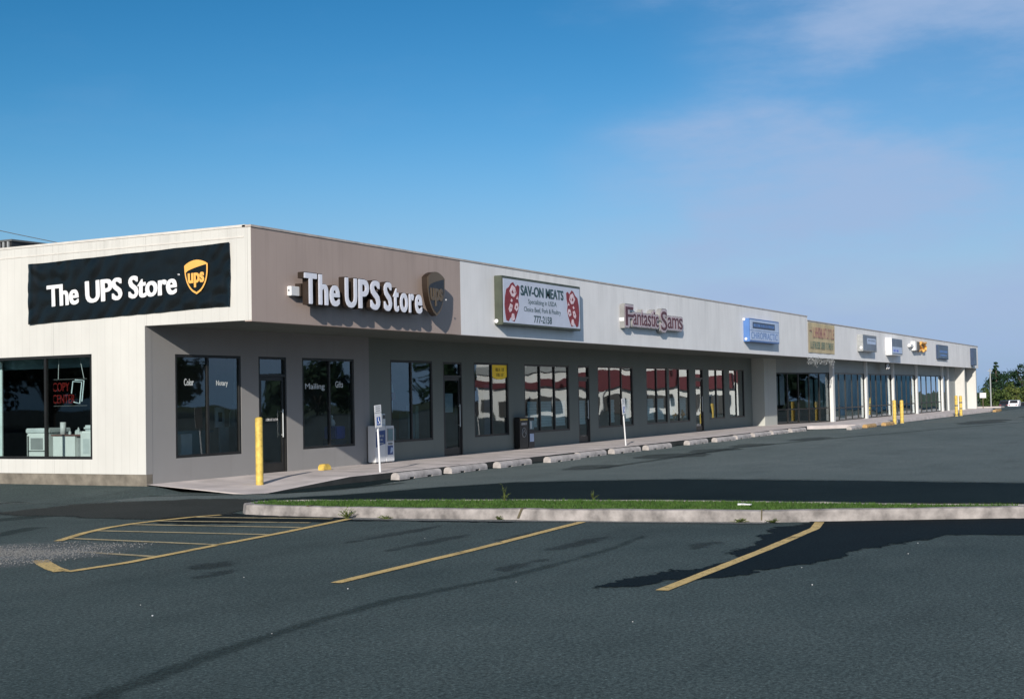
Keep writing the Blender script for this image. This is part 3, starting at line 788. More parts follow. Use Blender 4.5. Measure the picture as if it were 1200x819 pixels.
def door(parent, a0, a1, z0, z1, tz, p=.056, hinge_right=False):
    f = MB(); fw = .05
    f.box(a0, a0 + fw, p - .05, p + .05, z0, z1); f.box(a1 - fw, a1, p - .05, p + .05, z0, z1)
    f.box(a0 + fw, a1 - fw, p - .048, p + .048, z1 - fw, z1); f.box(a0 + fw, a1 - fw, p - .048, p + .048, tz - .03, tz + .03)
    d = f.build('door_frame', M['bronze'], parent)
    g = MB(); g.add([(a0 + fw, p, tz + .03), (a1 - fw, p, tz + .03), (a1 - fw, p, z1 - fw), (a0 + fw, p, z1 - fw)], [(0, 1, 2, 3)]); g.build('transom_pane', M['glass'], d, recalc=False)
    l = MB(); s = .075; b0, b1 = a0 + fw + .004, a1 - fw - .004
    l.box(b0, b0 + s, p - .022, p + .022, z0 + .01, tz - .034); l.box(b1 - s, b1, p - .022, p + .022, z0 + .01, tz - .034)
    l.box(b0 + s, b1 - s, p - .02, p + .02, z0 + .01, z0 + .2); l.box(b0 + s, b1 - s, p - .02, p + .02, tz - .034 - s, tz - .034)
    lf = l.build('door', M['bronze'], parent)
    g = MB(); g.add([(b0 + s, p, z0 + .2), (b1 - s, p, z0 + .2), (b1 - s, p, tz - .034 - s), (b0 + s, p, tz - .034 - s)], [(0, 1, 2, 3)]); g.build('pane', M['glass'], lf, recalc=False)
    h = MB(); hx = b1 - s - .03 if not hinge_right else b0 + s + .03
    h.tube([(hx, p - .07, z0 + .75), (hx, p - .07, z0 + 1.35)], .013, 8); h.tube([(hx, p - .02, z0 + .8), (hx, p - .07, z0 + .8)], .01, 6); h.tube([(hx, p - .02, z0 + 1.3), (hx, p - .07, z0 + 1.3)], .01, 6)
    h.build('handle', M['alu'], lf)
    return lf

ZT, ZS = 4.70, 2.98
wins = [(.83, 2.82, .45, 2.48, [1.80], 'w1'), (4.93, 6.95, .45, 2.48, [5.98], 'w2'), (8.51, 10.5, .46, 2.49, [9.5], 'w3'), (12.68, 14.69, .45, 2.49, [13.72], 'w4'),
        (15.68, 18.73, .46, 2.48, [16.72, 17.72], 'w5'), (20.91, 23.89, .46, 2.49, [21.92, 22.90], 'w6'), (25.11, 27.14, .47, 2.50, [26.12], 'w7a'), (27.30, 29.47, .47, 2.50, [28.38], 'w7b'),
        (31.64, 33.55, .50, 2.51, [32.6], 'w8a'), (34.15, 36.13, .50, 2.51, [35.1], 'w8b')]
doors = [(3.40, 4.36, 0, 2.48, 2.08), (11.04, 12.03, .01, 2.48, 2.10), (19.39, 20.26, .035, 2.48, 2.10), (30.12, 31.0, .068, 2.50, 2.12)]
ops = [(a, b, c, d) for a, b, c, d, _, _ in wins] + [(a, b, -.2, d) for a, b, c, d, _ in doors]
w = MB(); wall_panels(w, 'u', 0, .18, .18, 7.58, -.2, 3.12, [q for q in ops if q[1] < 7.58]); w.build('front_wall', M['stucco'], B)['label'] = 'taupe front wall under the tan fascia'
w = MB(); wall_panels(w, 'u', 0, .18, 7.58, 37.18, -.2, 3.12, [q for q in ops if q[1] > 7.58]); w.build('front_wall', M['stucco_shaded'], B)['label'] = 'front wall under the white fascia, canopy shade darkened into its colour'
w = MB(); wall_panels(w, 'v', 0, .18, -.003, 14, .184, 3.0, [(1.37, 5.30, .465, 2.51)]); wall_panels(w, 'v', 0, .18, -2.557, 14, 3.0, ZT, [])
# the wall's narrow end towards the lot is painted like the shop front
for_side = w.build('side_wall', [M['white_siding'], M['stucco']], B)
for p in for_side.data.polygons:
    if p.normal.y < -.9 and p.center.z < 3.0 and p.center.y < .1: p.material_index = 1
w = MB(); w.box(.012, .17, -.0025, 14, -.25, .186); w.build('foundation', M['foundation'], B)
w = MB(); w.box(.003, 7.58, -2.56, -2.40, ZS, ZT - .003); w.build('fascia', M['fascia_tan'], B)['label'] = 'tan painted corner fascia'
w = MB(); w.box(7.583, 37.0, -2.56, -2.40, ZS, ZT - .002); w.build('fascia', M['fascia_white'], B)['label'] = 'white painted fascia'
w = MB(); w.box(.18, 37.0, -2.40, -.002, ZS + .03, ZS + .12); w.build('soffit', M['soffit'], B)
w = MB(); w.box(-.012, .20, -2.44, 14, ZT, ZT + .045); w.build('parapet_cap', M['cap_white'], B)
w = MB(); w.box(-.012, 37.0, -2.575, -2.37, ZT - .005, ZT + .035); w.build('parapet_cap', M['cap'], B)
w = MB(); w.box(-.008, .0, -2.4, 14, ZT - .19, ZT - .165); w.build('trim_strip', M['cap_white'], B)
w = MB(); w.box(.19, 37.0, -2.39, 13.9, 4.20, 4.26); w.build('roof', M['roof'], B)
w = MB(); w.box(.19, 37.1, .2, 13.8, 2.86, 2.90); w.build('ceiling', M['inner'], B)
w = MB(); w.box(.2, 37.1, .05, 13.8, -.14, .002); w.build('floor', M['inner_floor'], B)
w = MB(); w.box(.1, 37.1, 13.8, 14, -.2, 4.7); w.build('rear_wall', M['inner'], B)
for u in (7.75, 12.3, 15.2, 20.55, 24.5, 30.9): pass
for u in (7.75, 15.2, 20.55, 24.5, 30.9):
    w = MB(); w.box(u, u + .1, .2, 13.8, 0, 2.86); w.build('partition', M['inner'], B)
WN = {}
for a, b, c, d, ml, nm in wins: WN[nm] = window(B, 'u', .042, a, b, c, d, ml)
WN['side'] = window(B, 'v', .042, 1.37, 5.30, .465, 2.51, [2.64, 4.05], glassm=M['glass_side'])
D = [door(B, *d) for d in doors]
def glass_words(win, body, u, z, h, wdt, v=.037, m='off_white'):
    q = MB(); put_text(q, body, FRONT(u, v, z), 0, 0, h, wdt, .002, 0, .012); q.build('lettering', M[m], win)
glass_words(WN['w1'], 'Color', 1.12, 1.87, .13, .28); glass_words(WN['w1'], 'Notary', 2.08, 1.87, .10, .36)
glass_words(WN['w2'], 'Mailing', 5.08, 1.79, .12, .74); glass_words(WN['w2'], 'Gifts', 6.24, 1.82, .14, .30)
q = MB(); word_marks(q, FRONT(3.70, .046, 1.11), 0, .40, 0, .05, 8, 0, 0, .002); q.build('lettering', M['white'], D[0])

# ------------------------------------------------------------------ far building
C = thing('shop_building', (37.2, 0, 0), 'long lower white shop building with pilasters, beyond the roof step', 'building')
ZT2 = 4.53; FL = .1
w = MB(); w.box(37.2, 39.0, -.55, .1, -.1, 3.1); w.build('corner_wall', M['post_white'] if False else M['stucco_mid'], C)
w = MB(); w.box(37.003, 82.0, -2.54, -2.40, ZS, ZT2); w.build('fascia', M['fascia_white'], C)
w = MB(); w.box(37.003, 82.02, -2.565, -2.37, ZT2 + .002, ZT2 + .04); w.build('parapet_cap', M['cap'], C)
w = MB(); w.box(37.01, 81.99, -2.39, 14, 4.1, 4.16); w.build('roof', M['roof'], C)
w = MB(); w.box(81.84, 81.995, -2.39, 14, ZS, ZT2 - .01); w.box(37.05, 37.2, -2.39, 14, 4.16, ZT2 - .01); w.build('end_wall', M['fascia_white'], C)
w = MB(); w.box(37.02, 81.8, -2.395, -.56, ZS + .03, ZS + .1); w.build('soffit', M['soffit'], C)
posts = [43.6, 50.3, 56.7, 63.2, 71.5]
PV = -1.8
# header above the glass and the angled first bay
w = MB(); w.box(43.6, 76.7, PV - .0, PV + .2, 2.40, 3.02)
A0, A1 = Vector((39.0, -.55)), Vector((43.6, -1.8)); dd = (A1 - A0); LA = dd.length; dd.normalize()
XA = Matrix(((dd.x, -dd.y, 0, A0.x), (dd.y, dd.x, 0, A0.y), (0, 0, 1, 0), (0, 0, 0, 1)))   # local x along the bay, y inwards
w.box(0, LA, .0, .2, 2.40, 3.02, 0, XA); w.box(73.0, 76.7, PV, PV + .2, FL - .1, 2.40)
w.build('front_wall', M['stucco_pale'], C)
for u in posts:
    w = MB(); w.box(u - .15, u + .15, PV - .13, PV + .12, FL - .2, ZS + .035); w.build('pilaster', M['post_white'], C)
w = MB(); w.box(73.6, 73.85, PV - .10, PV - .003, FL - .2, ZS + .035); w.build('pilaster', M['post_white'], C)
w = MB(); w.box(76.7, 76.95, -2.42, PV + .25, FL - .2, ZS + .032); w.build('fin_wall', M['white_siding'], C)
w = MB(); w.box(81.5, 81.8, -2.42, 13, FL - .2, ZS + .032); w.build('fin_wall', M['white_siding'], C)
w = MB(); w.box(76.95, 81.5, PV, PV + .2, FL - .2, ZS + .032); w.build('recess_wall', M['stucco_pale'], C)
w = MB(); w.box(39, 76.6, -.5, 13, FL - .2, FL + .005); w.box(44, 76.6, PV + .1, -.5, FL - .2, FL + .004); w.build('floor', M['inner_floor'], C)
w = MB(); w.box(39, 81.5, -.5, 13, 2.8, 2.85); w.box(44, 81.5, PV + .25, -.5, 2.8, 2.85); w.build('ceiling', M['inner'], C)
w = MB(); w.box(38, 81.5, 12.9, 13, -.1, 4); w.box(38.8, 38.95, .1, 13, 0, 3); w.build('rear_wall', M['inner'], C)
for u in (56.7, 71.5):
    w = MB(); w.box(u, u + .1, PV + .3, 12.8, 0, 2.8); w.build('partition', M['inner'], C)
edges = posts + [73.0]
for i in range(5):
    a, b = edges[i] + (.15), edges[i + 1] - (.15 if i < 4 else 0)
    n = 5 if i != 4 else 2
    window(C, 'u', PV + .02, a, b, FL, 2.40, [a + (b - a) * k / n for k in range(1, n)], [.72], fw=.06)
# angled bay, built in its own axes
def angled_window():
    f = MB(); fw = .06; n = 5; a, b, z0, z1 = 0, LA - .14, .1, 2.40
    xs = [a + (b - a) * i / n for i in range(n + 1)]
    for x in xs: f.box(x - fw / 2, x + fw / 2, .0, .07, z0, z1, 0, XA)
    for z in (z0, .72, z1 - fw): f.box(a, b, .004, .066, z, z + fw, 0, XA)
    wd = f.build('window', M['bronze'], C)
    for i in range(n):
        g = MB(); g.add([XA @ Vector(p) for p in ((xs[i] + .03, .035, z0), (xs[i + 1] - .03, .035, z0), (xs[i + 1] - .03, .035, z1), (xs[i] + .03, .035, z1))], [(0, 1, 2, 3)]); g.build('pane', M['glass'], wd, recalc=False)
angled_window()

# blinds and goods behind the far glass
rr = random.Random(9)
k = 0
for i in range(5):
    a, b = edges[i] + .3, edges[i + 1] - .3
    t = thing('window_blinds', ((a + b) / 2, PV + .5, FL), ['pale vertical blinds in the second bay of the far shops', 'pale vertical blinds in the third bay of the far shops', 'pale vertical blinds in the fourth bay of the far shops', 'pale vertical blinds in the fifth bay of the far shops', 'narrow pale blinds in the last bay beside the end pier'][i], 'blinds')
    bm_ = MB(); x = a
    while x < b - .1:
        ww = rr.uniform(.25, .9)
        if rr.random() < .78: bm_.box(x, min(b, x + ww), PV + .45, PV + .48, .80, 2.08)
        x += ww + rr.uniform(.05, .3)
    bm_.build('slats', M['blind_green'], t)
    v_ = MB(); x = a; hh = .36
    while x < b - .1:
        v_.box(x, x + .28, PV + .30, PV + .33, 2.10, 2.10 + hh * rr.uniform(.5, .7)); x += .42
    v_.build('valance', M['dkred'] if i in (2, 3) else M['teal'], t)
t = thing('window_blinds', (39.4, .1, FL), 'two bright white blinds in the angled first bay of the far shops', 'blinds')
b_ = MB(); b_.box(.12, .55, .28, .30, .95, 2.25, 0, XA); b_.box(.72, 1.10, .28, .30, .95, 2.25, 0, XA); b_.build('slats', M['white'], t)
t = thing('window_blinds', (42.4, -1, FL), 'green grey blinds at the right side of the angled first bay', 'blinds')
b_ = MB()
for q in (2.9, 3.3, 3.75, 4.2): b_.box(q, q + .28, .28, .30, .8, 2.1, 0, XA)
b_.build('slats', M['blind_green'], t)
for i in range(5):
    a, b = edges[i] + .4, edges[i + 1] - .4; x = a; j = 0
    while x < b and j < 5:
        ww = rr.uniform(.35, .8); hh = rr.uniform(.25, .55)
        m_ = rr.choice(['off_white', 'blue_face', 'grey', 'tan_cloth'])
        c_ = MB(); c_.box(x, x + ww, PV + .2, PV + .42, FL + .006, FL + hh)
        tag(c_.build('display_box', M[m_], bevel=.02, origin=(x, PV + .3, FL)), 'small goods box low behind the far shop glass', 'box', 'goods boxes behind the far shop windows')
        x += ww + rr.uniform(.3, .9); j += 1

# ------------------------------------------------------------------ things on the roof
t = thing('rooftop_unit', (3.6, 7.6, 4.26), 'dark louvred air conditioning unit on the roof behind the white side wall', 'air conditioner')
b = MB(); b.box(3.0, 4.4, 6.88, 8.6, 4.26, 5.38); b.build('case', M['dark'], t)
b = MB(); b.box(2.96, 4.44, 6.84, 8.64, 5.385, 5.43); b.build('lid', M['dkgrey'], t)
b = MB()
for i in range(11): b.box(2.96, 2.998, 6.95 + i * .15, 7.0 + i * .15, 4.3, 5.38)
b.build('louvre', M['grey'], t)
t = thing('power_line', (12, 9, 4.26), 'thin overhead cable dropping to the roof at the left edge', 'cable')
p = [Vector((12, 40, 13.6)).lerp(Vector((12, 9, 5.5)), i / 12) - Vector((0, 0, .5 * math.sin(math.pi * i / 12))) for i in range(13)]
b = MB(); b.tube(p, .013, 6); b.build('wire', M['dkgrey'], t)
p = [Vector((12, 40, 12.4)).lerp(Vector((12, 9, 5.2)), i / 12) - Vector((0, 0, .5 * math.sin(math.pi * i / 12))) for i in range(13)]
b = MB(); b.tube(p, .006, 6); b.build('wire', M['grey'], t)
b = MB(); b.tube([(12, 9, 4.26), (12, 9, 5.55)], .03, 8); b.build('mast', M['alu'], t)

# ------------------------------------------------------------------ shield emblem
def shield_pts(w, h, inset=0, n=10):
    """flat-topped shield, rounded top, pointed foot; origin lower left"""
    cx = w / 2; top = h * .86
    pts = []
    for i in range(n + 1):      # top arc
        t = i / n; pts.append((t * w, top + (h - top) * math.sin(math.pi * t) ** .8))
    for i in range(1, n + 1):   # right side down to the point
        t = i / n; pts.append((cx + (w / 2) * (1 - t ** 2.6) ** .7 if t < 1 else cx, top * (1 - t) if t < .45 else top * (1 - t)))
    for i in range(1, n):
        t = 1 - i / n; pts.append((cx - (w / 2) * (1 - t ** 2.6) ** .7, top * (1 - t)))
    if inset:
        sx = (w - 2 * inset) / w; sy = (h - 2.4 * inset) / h
        pts = [(cx + (x - cx) * sx, y * sy + inset * 1.3) for x, y in pts]
    return pts
def swoosh_pts(w, h, n=10):
    P = []
    for i in range(n + 1): t = i / n; P.append((w * (.05 + .90 * t), h * .845 + h * .105 * math.sin(math.pi * (.05 + .9 * t)) ** .8))
    for i in range(n + 1): t = 1 - i / n; P.append((w * (.05 + .90 * t), h * (.64 + .205 * t ** .55)))
    return P

# ---- banner on the side wall
t = thing('banner', (-.04, .45, 3.15), 'black vinyl banner with white store lettering and gold shield on the side wall', 'banner')
mm = MB(); nx, nz = 90, 26
rr = random.Random(2)
def ban(s, q):   # s from left (v=3.03) to right, q from bottom to top
    v = 3.03 - 5.12 * s; zb = 3.15 + .13 * s; zt_ = 4.36 + .085 * s
    zt_ -= .008 * abs(math.sin(s * math.pi * 4)); zb += .006 * abs(math.sin(s * math.pi * 3))
    v += .02 * math.sin(q * math.pi) * (1 if s < .5 else -1) * abs(2 * s - 1) ** 3
    x = -.028
    r_ = 0
    for (cs, cq, ang, wl, am, fall) in ((0, 0, .75, .62, .024, .55), (0, 1, -.5, .45, .016, .40), (1, 1, .85, .50, .018, .5), (1, 0, -.7, .42, .016, .40), (.42, .5, .95, .75, .016, .7), (.55, 0, .8, .55, .016, .5), (.17, 1, 1.4, .40, .014, .3), (.80, .2, .8, .60, .014, .5)):
        dx, dy = (s - cs) * 5.12, (q - cq) * 1.2
        r_ += am * math.cos((dx * math.sin(ang) - dy * math.cos(ang)) / wl * 6.28 + cs * 2) * math.exp(-math.hypot(dx * .6, dy) / fall / 1.3)
    r_ += .006 * mnoise.noise(Vector((s * 9, q * 3, 1)))
    r_ *= 1 - .97 * min(1, max(0, 1.6 - 1.2 * math.hypot((s - .852) / .075, (q - .56) / .40)))
    if s < .05: x -= .04 * (1 - abs(s / .05 - .5) * 2) * (.4 + .6 * q)
    if s > .985: x -= .03 * (s - .985) / .015 * (1 - q)
    return (x - abs(r_) * 1.1, v, zb + (zt_ - zb) * q)
for i in range(nx + 1):
    for j in range(nz + 1): mm.v.append(ban(i / nx, j / nz))
for i in range(nx):
    for j in range(nz): mm.f.append([i * (nz + 1) + j, (i + 1) * (nz + 1) + j, (i + 1) * (nz + 1) + j + 1, i * (nz + 1) + j + 1]); mm.mi.append(0)
mm.build('cloth', M['vinyl'], t, smooth=True)
def drape(mb):   # lay flat lettering onto the wrinkled cloth
    for i, (x, y, z) in enumerate(mb.v):
        s = min(max((3.03 - y) / 5.12, 0), 1); zb = 3.15 + .13 * s; zt_ = 4.36 + .085 * s
        q = min(max((z - zb) / (zt_ - zb), 0), 1); xx = ban(s, q)[0]
        mb.v[i] = (xx + x, y, z)
XB = SIDE(0, 2.47, 3.485, R(1.5))
for wd, x0, ww in (('The', 0, 1.06), ('UPS', 1.21, 1.12), ('Store', 2.48, .0)):
    q = MB()
    if wd == 'Store': ww = 3.36 - 2.48 + .0
    put_text(q, wd, XB, x0 * 1.0, 0, .405, {'The': .86, 'UPS': .95, 'Store': 1.30}[wd], .004, .012, .035) if False else None
XB = SIDE(0, 2.50, 3.485, R(1.5))
for wd, x0, ww in (('The', 0, .86), ('UPS', 1.03, .97), ('Store', 2.15, 1.21)):
    q = MB(); put_text(q, wd, XB, x0, 0, .40, ww, .004, .018, .012, bold=.034); drape(q); q.build('lettering', M['white'], t)
q = MB(); put_text(q, 'TM', XB, 3.37, .33, .03, .05, .003, .010, .01); drape(q); q.build('lettering', M['white'], t)
XS = SIDE(0, -1.05, 3.52, R(1.5)); sw_, sh_ = .56, .64
q = MB(); q.prism(shield_pts(sw_, sh_), .018, .021, 0, XS); q.v = [(px - .034, py, pz) for px, py, pz in q.v]; eb = q.build('shield_border', M['gold'], t)
q = MB(); q.prism(shield_pts(sw_, sh_, .032), .022, .024, 0, XS); q.v = [(px - .034, py, pz) for px, py, pz in q.v]; q.build('shield_field', M['vinyl'], t)
q = MB(); q.prism(swoosh_pts(sw_, sh_), .025, .027, 0, XS); q.v = [(px - .034, py, pz) for px, py, pz in q.v]; q.build('shield_crown', M['gold'], t)
q = MB(); put_text(q, 'ups', XS, .085, .225, .25, .39, .003, .026, .025, bold=.02); q.v = [(px - .034, py, pz) for px, py, pz in q.v]; q.build('shield_lettering', M['gold'], t)

# ---- channel letters on the tan fascia
t = thing('storefront_sign', (1.2, -2.56, 3.35), 'white channel letters with a dark shield on the tan corner fascia', 'sign')
FV = -2.70
XF = FRONT(1.20, FV, 3.36)
xx = 0
sizes = {'T': .42, 'h': .33, 'e': .35, 'U': .43, 'P': .38, 'S': .37, 't': .27, 'o': .37, 'r': .25}
cur = 0.0; word_starts = {'The': 0.0, 'UPS': 1.33, 'Store': 2.72}; word_w = {'The': 1.17, 'UPS': 1.27, 'Store': 1.52}
for wd, x0 in word_starts.items():
    tot = sum(sizes[c] for c in wd); k = word_w[wd] / (tot + .03 * (len(wd) - 1)); x = x0
    for c in wd:
        ww = sizes[c] * k
        q = MB(); put_text(q, c, XF, x, 0, .565, ww, .135, 0, .020, bold=.036); l = q.build('letter', M['brown'], t)
        q = MB(); put_text(q, c, XF, x + .008, .007, .552, ww - .016, .006, .138, .012, bold=.033); q.build('letter_face', M['letter_white'], l)
        x += ww + .03 * k
q = MB(); q.box(1.3, 5.5, FV, -2.562, 3.50, 3.74); q.build('raceway', M['brown'], t)
XSh = FRONT(5.66, FV, 3.33); sw_, sh_ = .74, .97
q = MB(); q.prism(shield_pts(sw_, sh_), .0, .138, 0, XSh); sb = q.build('shield_box', M['brown'], t)
q = MB(); q.prism(shield_pts(sw_, sh_), .139, .143, 0, XSh); q.build('shield_border', M['bronze_gold'], sb)
q = MB(); q.prism(shield_pts(sw_, sh_, .045), .144, .147, 0, XSh); q.build('shield_field', M['bronze_face'], sb)
q = MB(); q.prism(swoosh_pts(sw_, sh_), .148, .151, 0, XSh); q.build('shield_crown', M['bronze_gold'], sb)
q = MB(); put_text(q, 'ups', XSh, .11, .35, .36, .52, .006, .152, .025, bold=.02); q.build('shield_lettering', M['bronze_gold'], sb)
q = MB(); put_text(q, 'TM', XSh, .74, .36, .03, .05, .01, .15, .01); q.build('mark', M['white'], sb)
t = thing('junction_box', (1.17, -2.56, 3.5), 'small white square electrical box at the left end of the channel letters', 'electrical box')
q = MB(); q.box(1.05, 1.31, -2.66, -2.561, 3.50, 3.68); q.build('case', M['white'], t, bevel=.008)
q = MB(); q.tube([(1.045, -2.61, 3.6), (1.03, -2.61, 3.6)], .015, 8); q.build('knockout', M['dkgrey'], t)

# ---- light-box sign of the meat shop
t = thing('light_box_sign', (9.21, -2.56, 3.27), 'white light box sign for a meat shop, with red animal heads', 'sign')
q = MB(); q.box(9.21, 13.68, -2.78, -2.562, 3.27, 4.46); q.build('case', M['olive_metal'], t, bevel=.01)
q = MB(); q.box(9.26, 13.63, -2.787, -2.779, 3.325, 4.395); fc = q.build('face', M['face_grey'], t)
X = FRONT(9.21, -2.788, 3.27)
def txt(parent, body, x, y, h, wdt, m, off=.02, X=X):
    q = MB(); put_text(q, body, X, x, y, h, wdt, .003, 0, off); q.build('lettering', M[m], parent)
q = MB(); put_text(q, 'SAV-ON MEATS', X, .95, .77, .235, 2.45, .003, 0, .012, bold=.03); q.build('lettering', M['ink'], fc)
txt(fc, 'Specializing in USDA', 1.36, .575, .115, 1.62, 'ink', .0)
txt(fc, 'Choice Beef, Pork & Poultry', 1.12, .375, .115, 2.10, 'ink', .0)
txt(fc, '777-2158', 1.66, .115, .17, 1.02, 'ink', .015)
def animal_head(x0, flip):
    X_ = FRONT(9.21 + x0, -2.788, 3.36)
    if flip: X_ = X_ @ Matrix.Scale(-1, 4, (1, 0, 0))
    q = MB(); q.prism([(.08, .02), (.20, .0), (.30, .10), (.40, .02), (.50, .0), (.60, .12), (.70, .28), (.76, .42), (.72, .56), (.78, .72), (.80, .88), (.70, .92), (.60, .86), (.46, .97), (.34, .93), (.24, .84), (.10, .78), (.03, .60), (.0, .40), (.03, .18)], 0, .003, 0, X_); h = q.build('animal_head', M['red'], fc)
    q = MB()
    for P in ([(.26, .74), (.40, .90), (.56, .84), (.62, .70), (.50, .60), (.36, .62)], [(.50, .32), (.58, .46), (.70, .46), (.72, .34), (.62, .26)], [(.20, .30), (.30, .44), (.42, .40), (.36, .26), (.26, .22)], [(.32, .06), (.38, .20), (.48, .20), (.52, .06), (.42, .02)], [(.30, .50), (.36, .56), (.42, .52), (.37, .47)], [(.60, .56), (.68, .64), (.70, .56)]):
        q.prism(P, .0035, .006, 0, X_)
    hh = q.build('light_patches', M['pink'], fc)
    q = MB()
    for P in ([(.36, .72), (.42, .78), (.48, .70), (.42, .68)], [(.57, .36), (.61, .40), (.65, .36), (.61, .33)], [(.28, .33), (.33, .36), (.35, .31)], [(.52, .72), (.56, .76), (.58, .70)]): q.prism(P, .0065, .008, 0, X_)
    q.build('dark_features', M['red'], fc)
animal_head(.10, False); animal_head(4.37, True)
q = MB(); q.tube([(9.205, -2.62, 3.36), (9.185, -2.62, 3.36)], .05, 12); q.build('end_disc', M['white'], t)

# ---- red channel letters of the hair salon
t = thing('storefront_sign', (16.95, -2.56, 3.5), 'dark red channel letters outlined in grey on the white fascia', 'sign')
X = FRONT(16.92, -2.64, 3.60)
parts = [('F', 0, -.04, .54, .60), ('antastic', .56, .0, .47, 2.05), ('S', 2.80, -.08, .57, .54), ('ams', 3.36, .0, .50, 1.35)]
for body, x, y, h, wdt in parts:
    xx = x; cw = {'a': .42, 'n': .44, 't': .28, 's': .38, 'i': .18, 'c': .38, 'm': .64, 'F': .5, 'S': .5}
    tot = sum(cw[c] for c in body)
    for c in body:
        ww = wdt * cw[c] / tot
        q = MB(); put_text(q, c, X, xx - .05, y - .03, h + .07, ww + .10, .14, -.07, .034, bold=.12); l = q.build('letter', [M['fs_side']], t)
        q = MB(); put_text(q, c, X, xx - .035, y - .02, h + .05, ww + .07, .004, .074, .03, bold=.08); q.build('letter_face', M['fs_face'], l)
        q = MB(); put_text(q, c, X, xx + .015, y, h, ww - .03, .006, .081, .004); q.build('letter_stroke', M['dkred'], l)
        xx += ww
q = MB(); q.box(16.98, 21.6, -2.66, -2.562, 3.66, 3.80); q.build('raceway', M['fs_side'], t)
q = MB(); q.box(16.86, 16.99, -2.70, -2.562, 3.68, 3.78); q.build('switch_box', M['white'], t)

# ---- blue light box of the chiropractor
t = thing('light_box_sign', (28.3, -2.56, 3.43), 'blue cased light box sign with a pale chiropractic face on the white fascia', 'sign')
q = MB(); q.box(28.33, 32.05, -2.80, -2.562, 3.40, 4.26); q.build('case', M['blue_box'], t, bevel=.01)
q = MB(); q.box(28.40, 31.98, -2.807, -2.799, 3.46, 4.21); fc = q.build('face', M['blue_face'], t)
X = FRONT(28.33, -2.808, 3.40)
q = MB(); q.box(.36, 3.12, .50, .73, 0, .004, 0, X); bd = q.build('dark_band', M['blue_dark'], fc)
q = MB(); word_marks(q, X, .46, 3.0, .56, .67, 12, 0, .005, .003); q.build('lettering', M['blue_box'], fc)
txt(fc, 'CHIROPRACTIC', .16, .12, .24, 3.3, 'blue_box', .0, X)
q = MB(); q.box(.0, 3.6, .415, .43, 0, .003, 0, X); q.build('divider', M['blue_box'], fc)
q = MB(); q.tube([(28.325, -2.66, 3.50), (28.305, -2.66, 3.50)], .05, 12); q.tube([(28.325, -2.60, 4.22), (28.305, -2.60, 4.22)], .05, 12); q.build('end_disc', M['white'], t)

# ---- tan banner at the roof step
t = thing('banner', (39, -2.56, 3.2), 'faded tan cloth banner with maroon and green wording, just right of the roof step', 'banner')
mm = MB(); nx, nz = 40, 14
for i in range(nx + 1):
    for j in range(nz + 1):
        s, q = i / nx, j / nz
        mm.v.append((37.06 + 4.35 * s, -2.556 - .018 * (1 + math.sin(s * 19 + q * 2)) * (.4 + q * .6), 3.19 + (1.30 - .0 * s) * q))
for i in range(nx):
    for j in range(nz): mm.f.append([i * (nz + 1) + j, (i + 1) * (nz + 1) + j, (i + 1) * (nz + 1) + j + 1, i * (nz + 1) + j + 1]); mm.mi.append(0)
mm.build('cloth', M['tan_cloth'], t, smooth=True)
X = FRONT(37.06, -2.60, 3.19)
q = MB(); word_marks(q, X, .75, 4.15, .66, 1.10, 21, 0, 0, .004, (.6,)); q.box(.12, .5, .92, .96, 0, .004, 0, X); q.build('lettering', M['maroon_text'], t)
q = MB(); word_marks(q, X, .25, 4.1, .20, .48, 22, 0, 0, .004, (.40, .62)); q.build('lettering', M['green_text'], t)
t = thing('string_net', (39.2, -2.3, 2.6), 'tangled pale netting hanging from the soffit under the tan banner', 'netting')
q = MB(); rr = random.Random(4)
for i in range(130):
    u = 37.1 + rr.random() * 4.4; z = 2.99 - abs(rr.gauss(0, .16)) - .02; 
    if z < 2.6: continue
    a = rr.uniform(0, 6.28); l = rr.uniform(.06, .2)
    v = -2.52 + rr.uniform(-.03, .06)
    q.tube([(u, v, z), (u + math.cos(a) * l * 1.2, v + rr.uniform(-.03, .03), z + math.sin(a) * l * .6), (u + math.cos(a + .8) * l * 1.8, v, z + math.sin(a + .8) * l * .7)], .010, 4)
for i in range(16): q.tube([(37.2 + i * .27, -2.5, 3.02), (37.25 + i * .27 + rr.uniform(-.1, .1), -2.5, 2.78)], .008, 4)
q.build('strands', M['grey_metal'], t)

# ---- small signs on the far fascia
def box_sign(u0, u1, z0, z1, v1, label, case, face, seed, extra=None):
    t = thing('light_box_sign', (u0, -2.54, z0), label, 'sign', 'small signs on the far fascia')
    q = MB(); q.box(u0, u1, v1, -2.542, z0, z1); q.build('case', M[case], t, bevel=.012)
    q = MB(); q.box(u0 + .06, u1 - .06, v1 - .007, v1 + .001, z0 + .05, z1 - .05); f = q.build('face', M[face], t)
    X = FRONT(u0, v1 - .008, z0); w_, h_ = u1 - u0, z1 - z0
    if extra: extra(f, X, w_, h_)
    return t
def ex1(f, X, w, h):
    q = MB(); q.box(w * .30, w * .92, h * .45, h * .80, 0, .004, 0, X); q.build('panel', M['blue_face'], f)
    q = MB(); word_marks(q, X, w * .36, w * .86, h * .62, h * .72, 31, 0, .005, .003); q.build('lettering', M['slate'], f)
def ex2(f, X, w, h):
    q = MB(); q.box(w * .06, w * .94, h * .12, h * .48, 0, .004, 0, X); q.build('panel', M['blue_face'], f)
    q = MB(); word_marks(q, X, w * .12, w * .6, h * .2, h * .32, 33, 0, .005, .003); q.build('lettering', M['royal'], f)
def ex4(f, X, w, h):
    q = MB(); word_marks(q, X, w * .14, w * .88, h * .45, h * .62, 35, 0, .001, .003); q.build('lettering', M['blue_box'], f)
    q = MB(); word_marks(q, X, w * .2, w * .8, h * .22, h * .32, 36, 0, .001, .003); q.build('lettering', M['blue_box'], f)
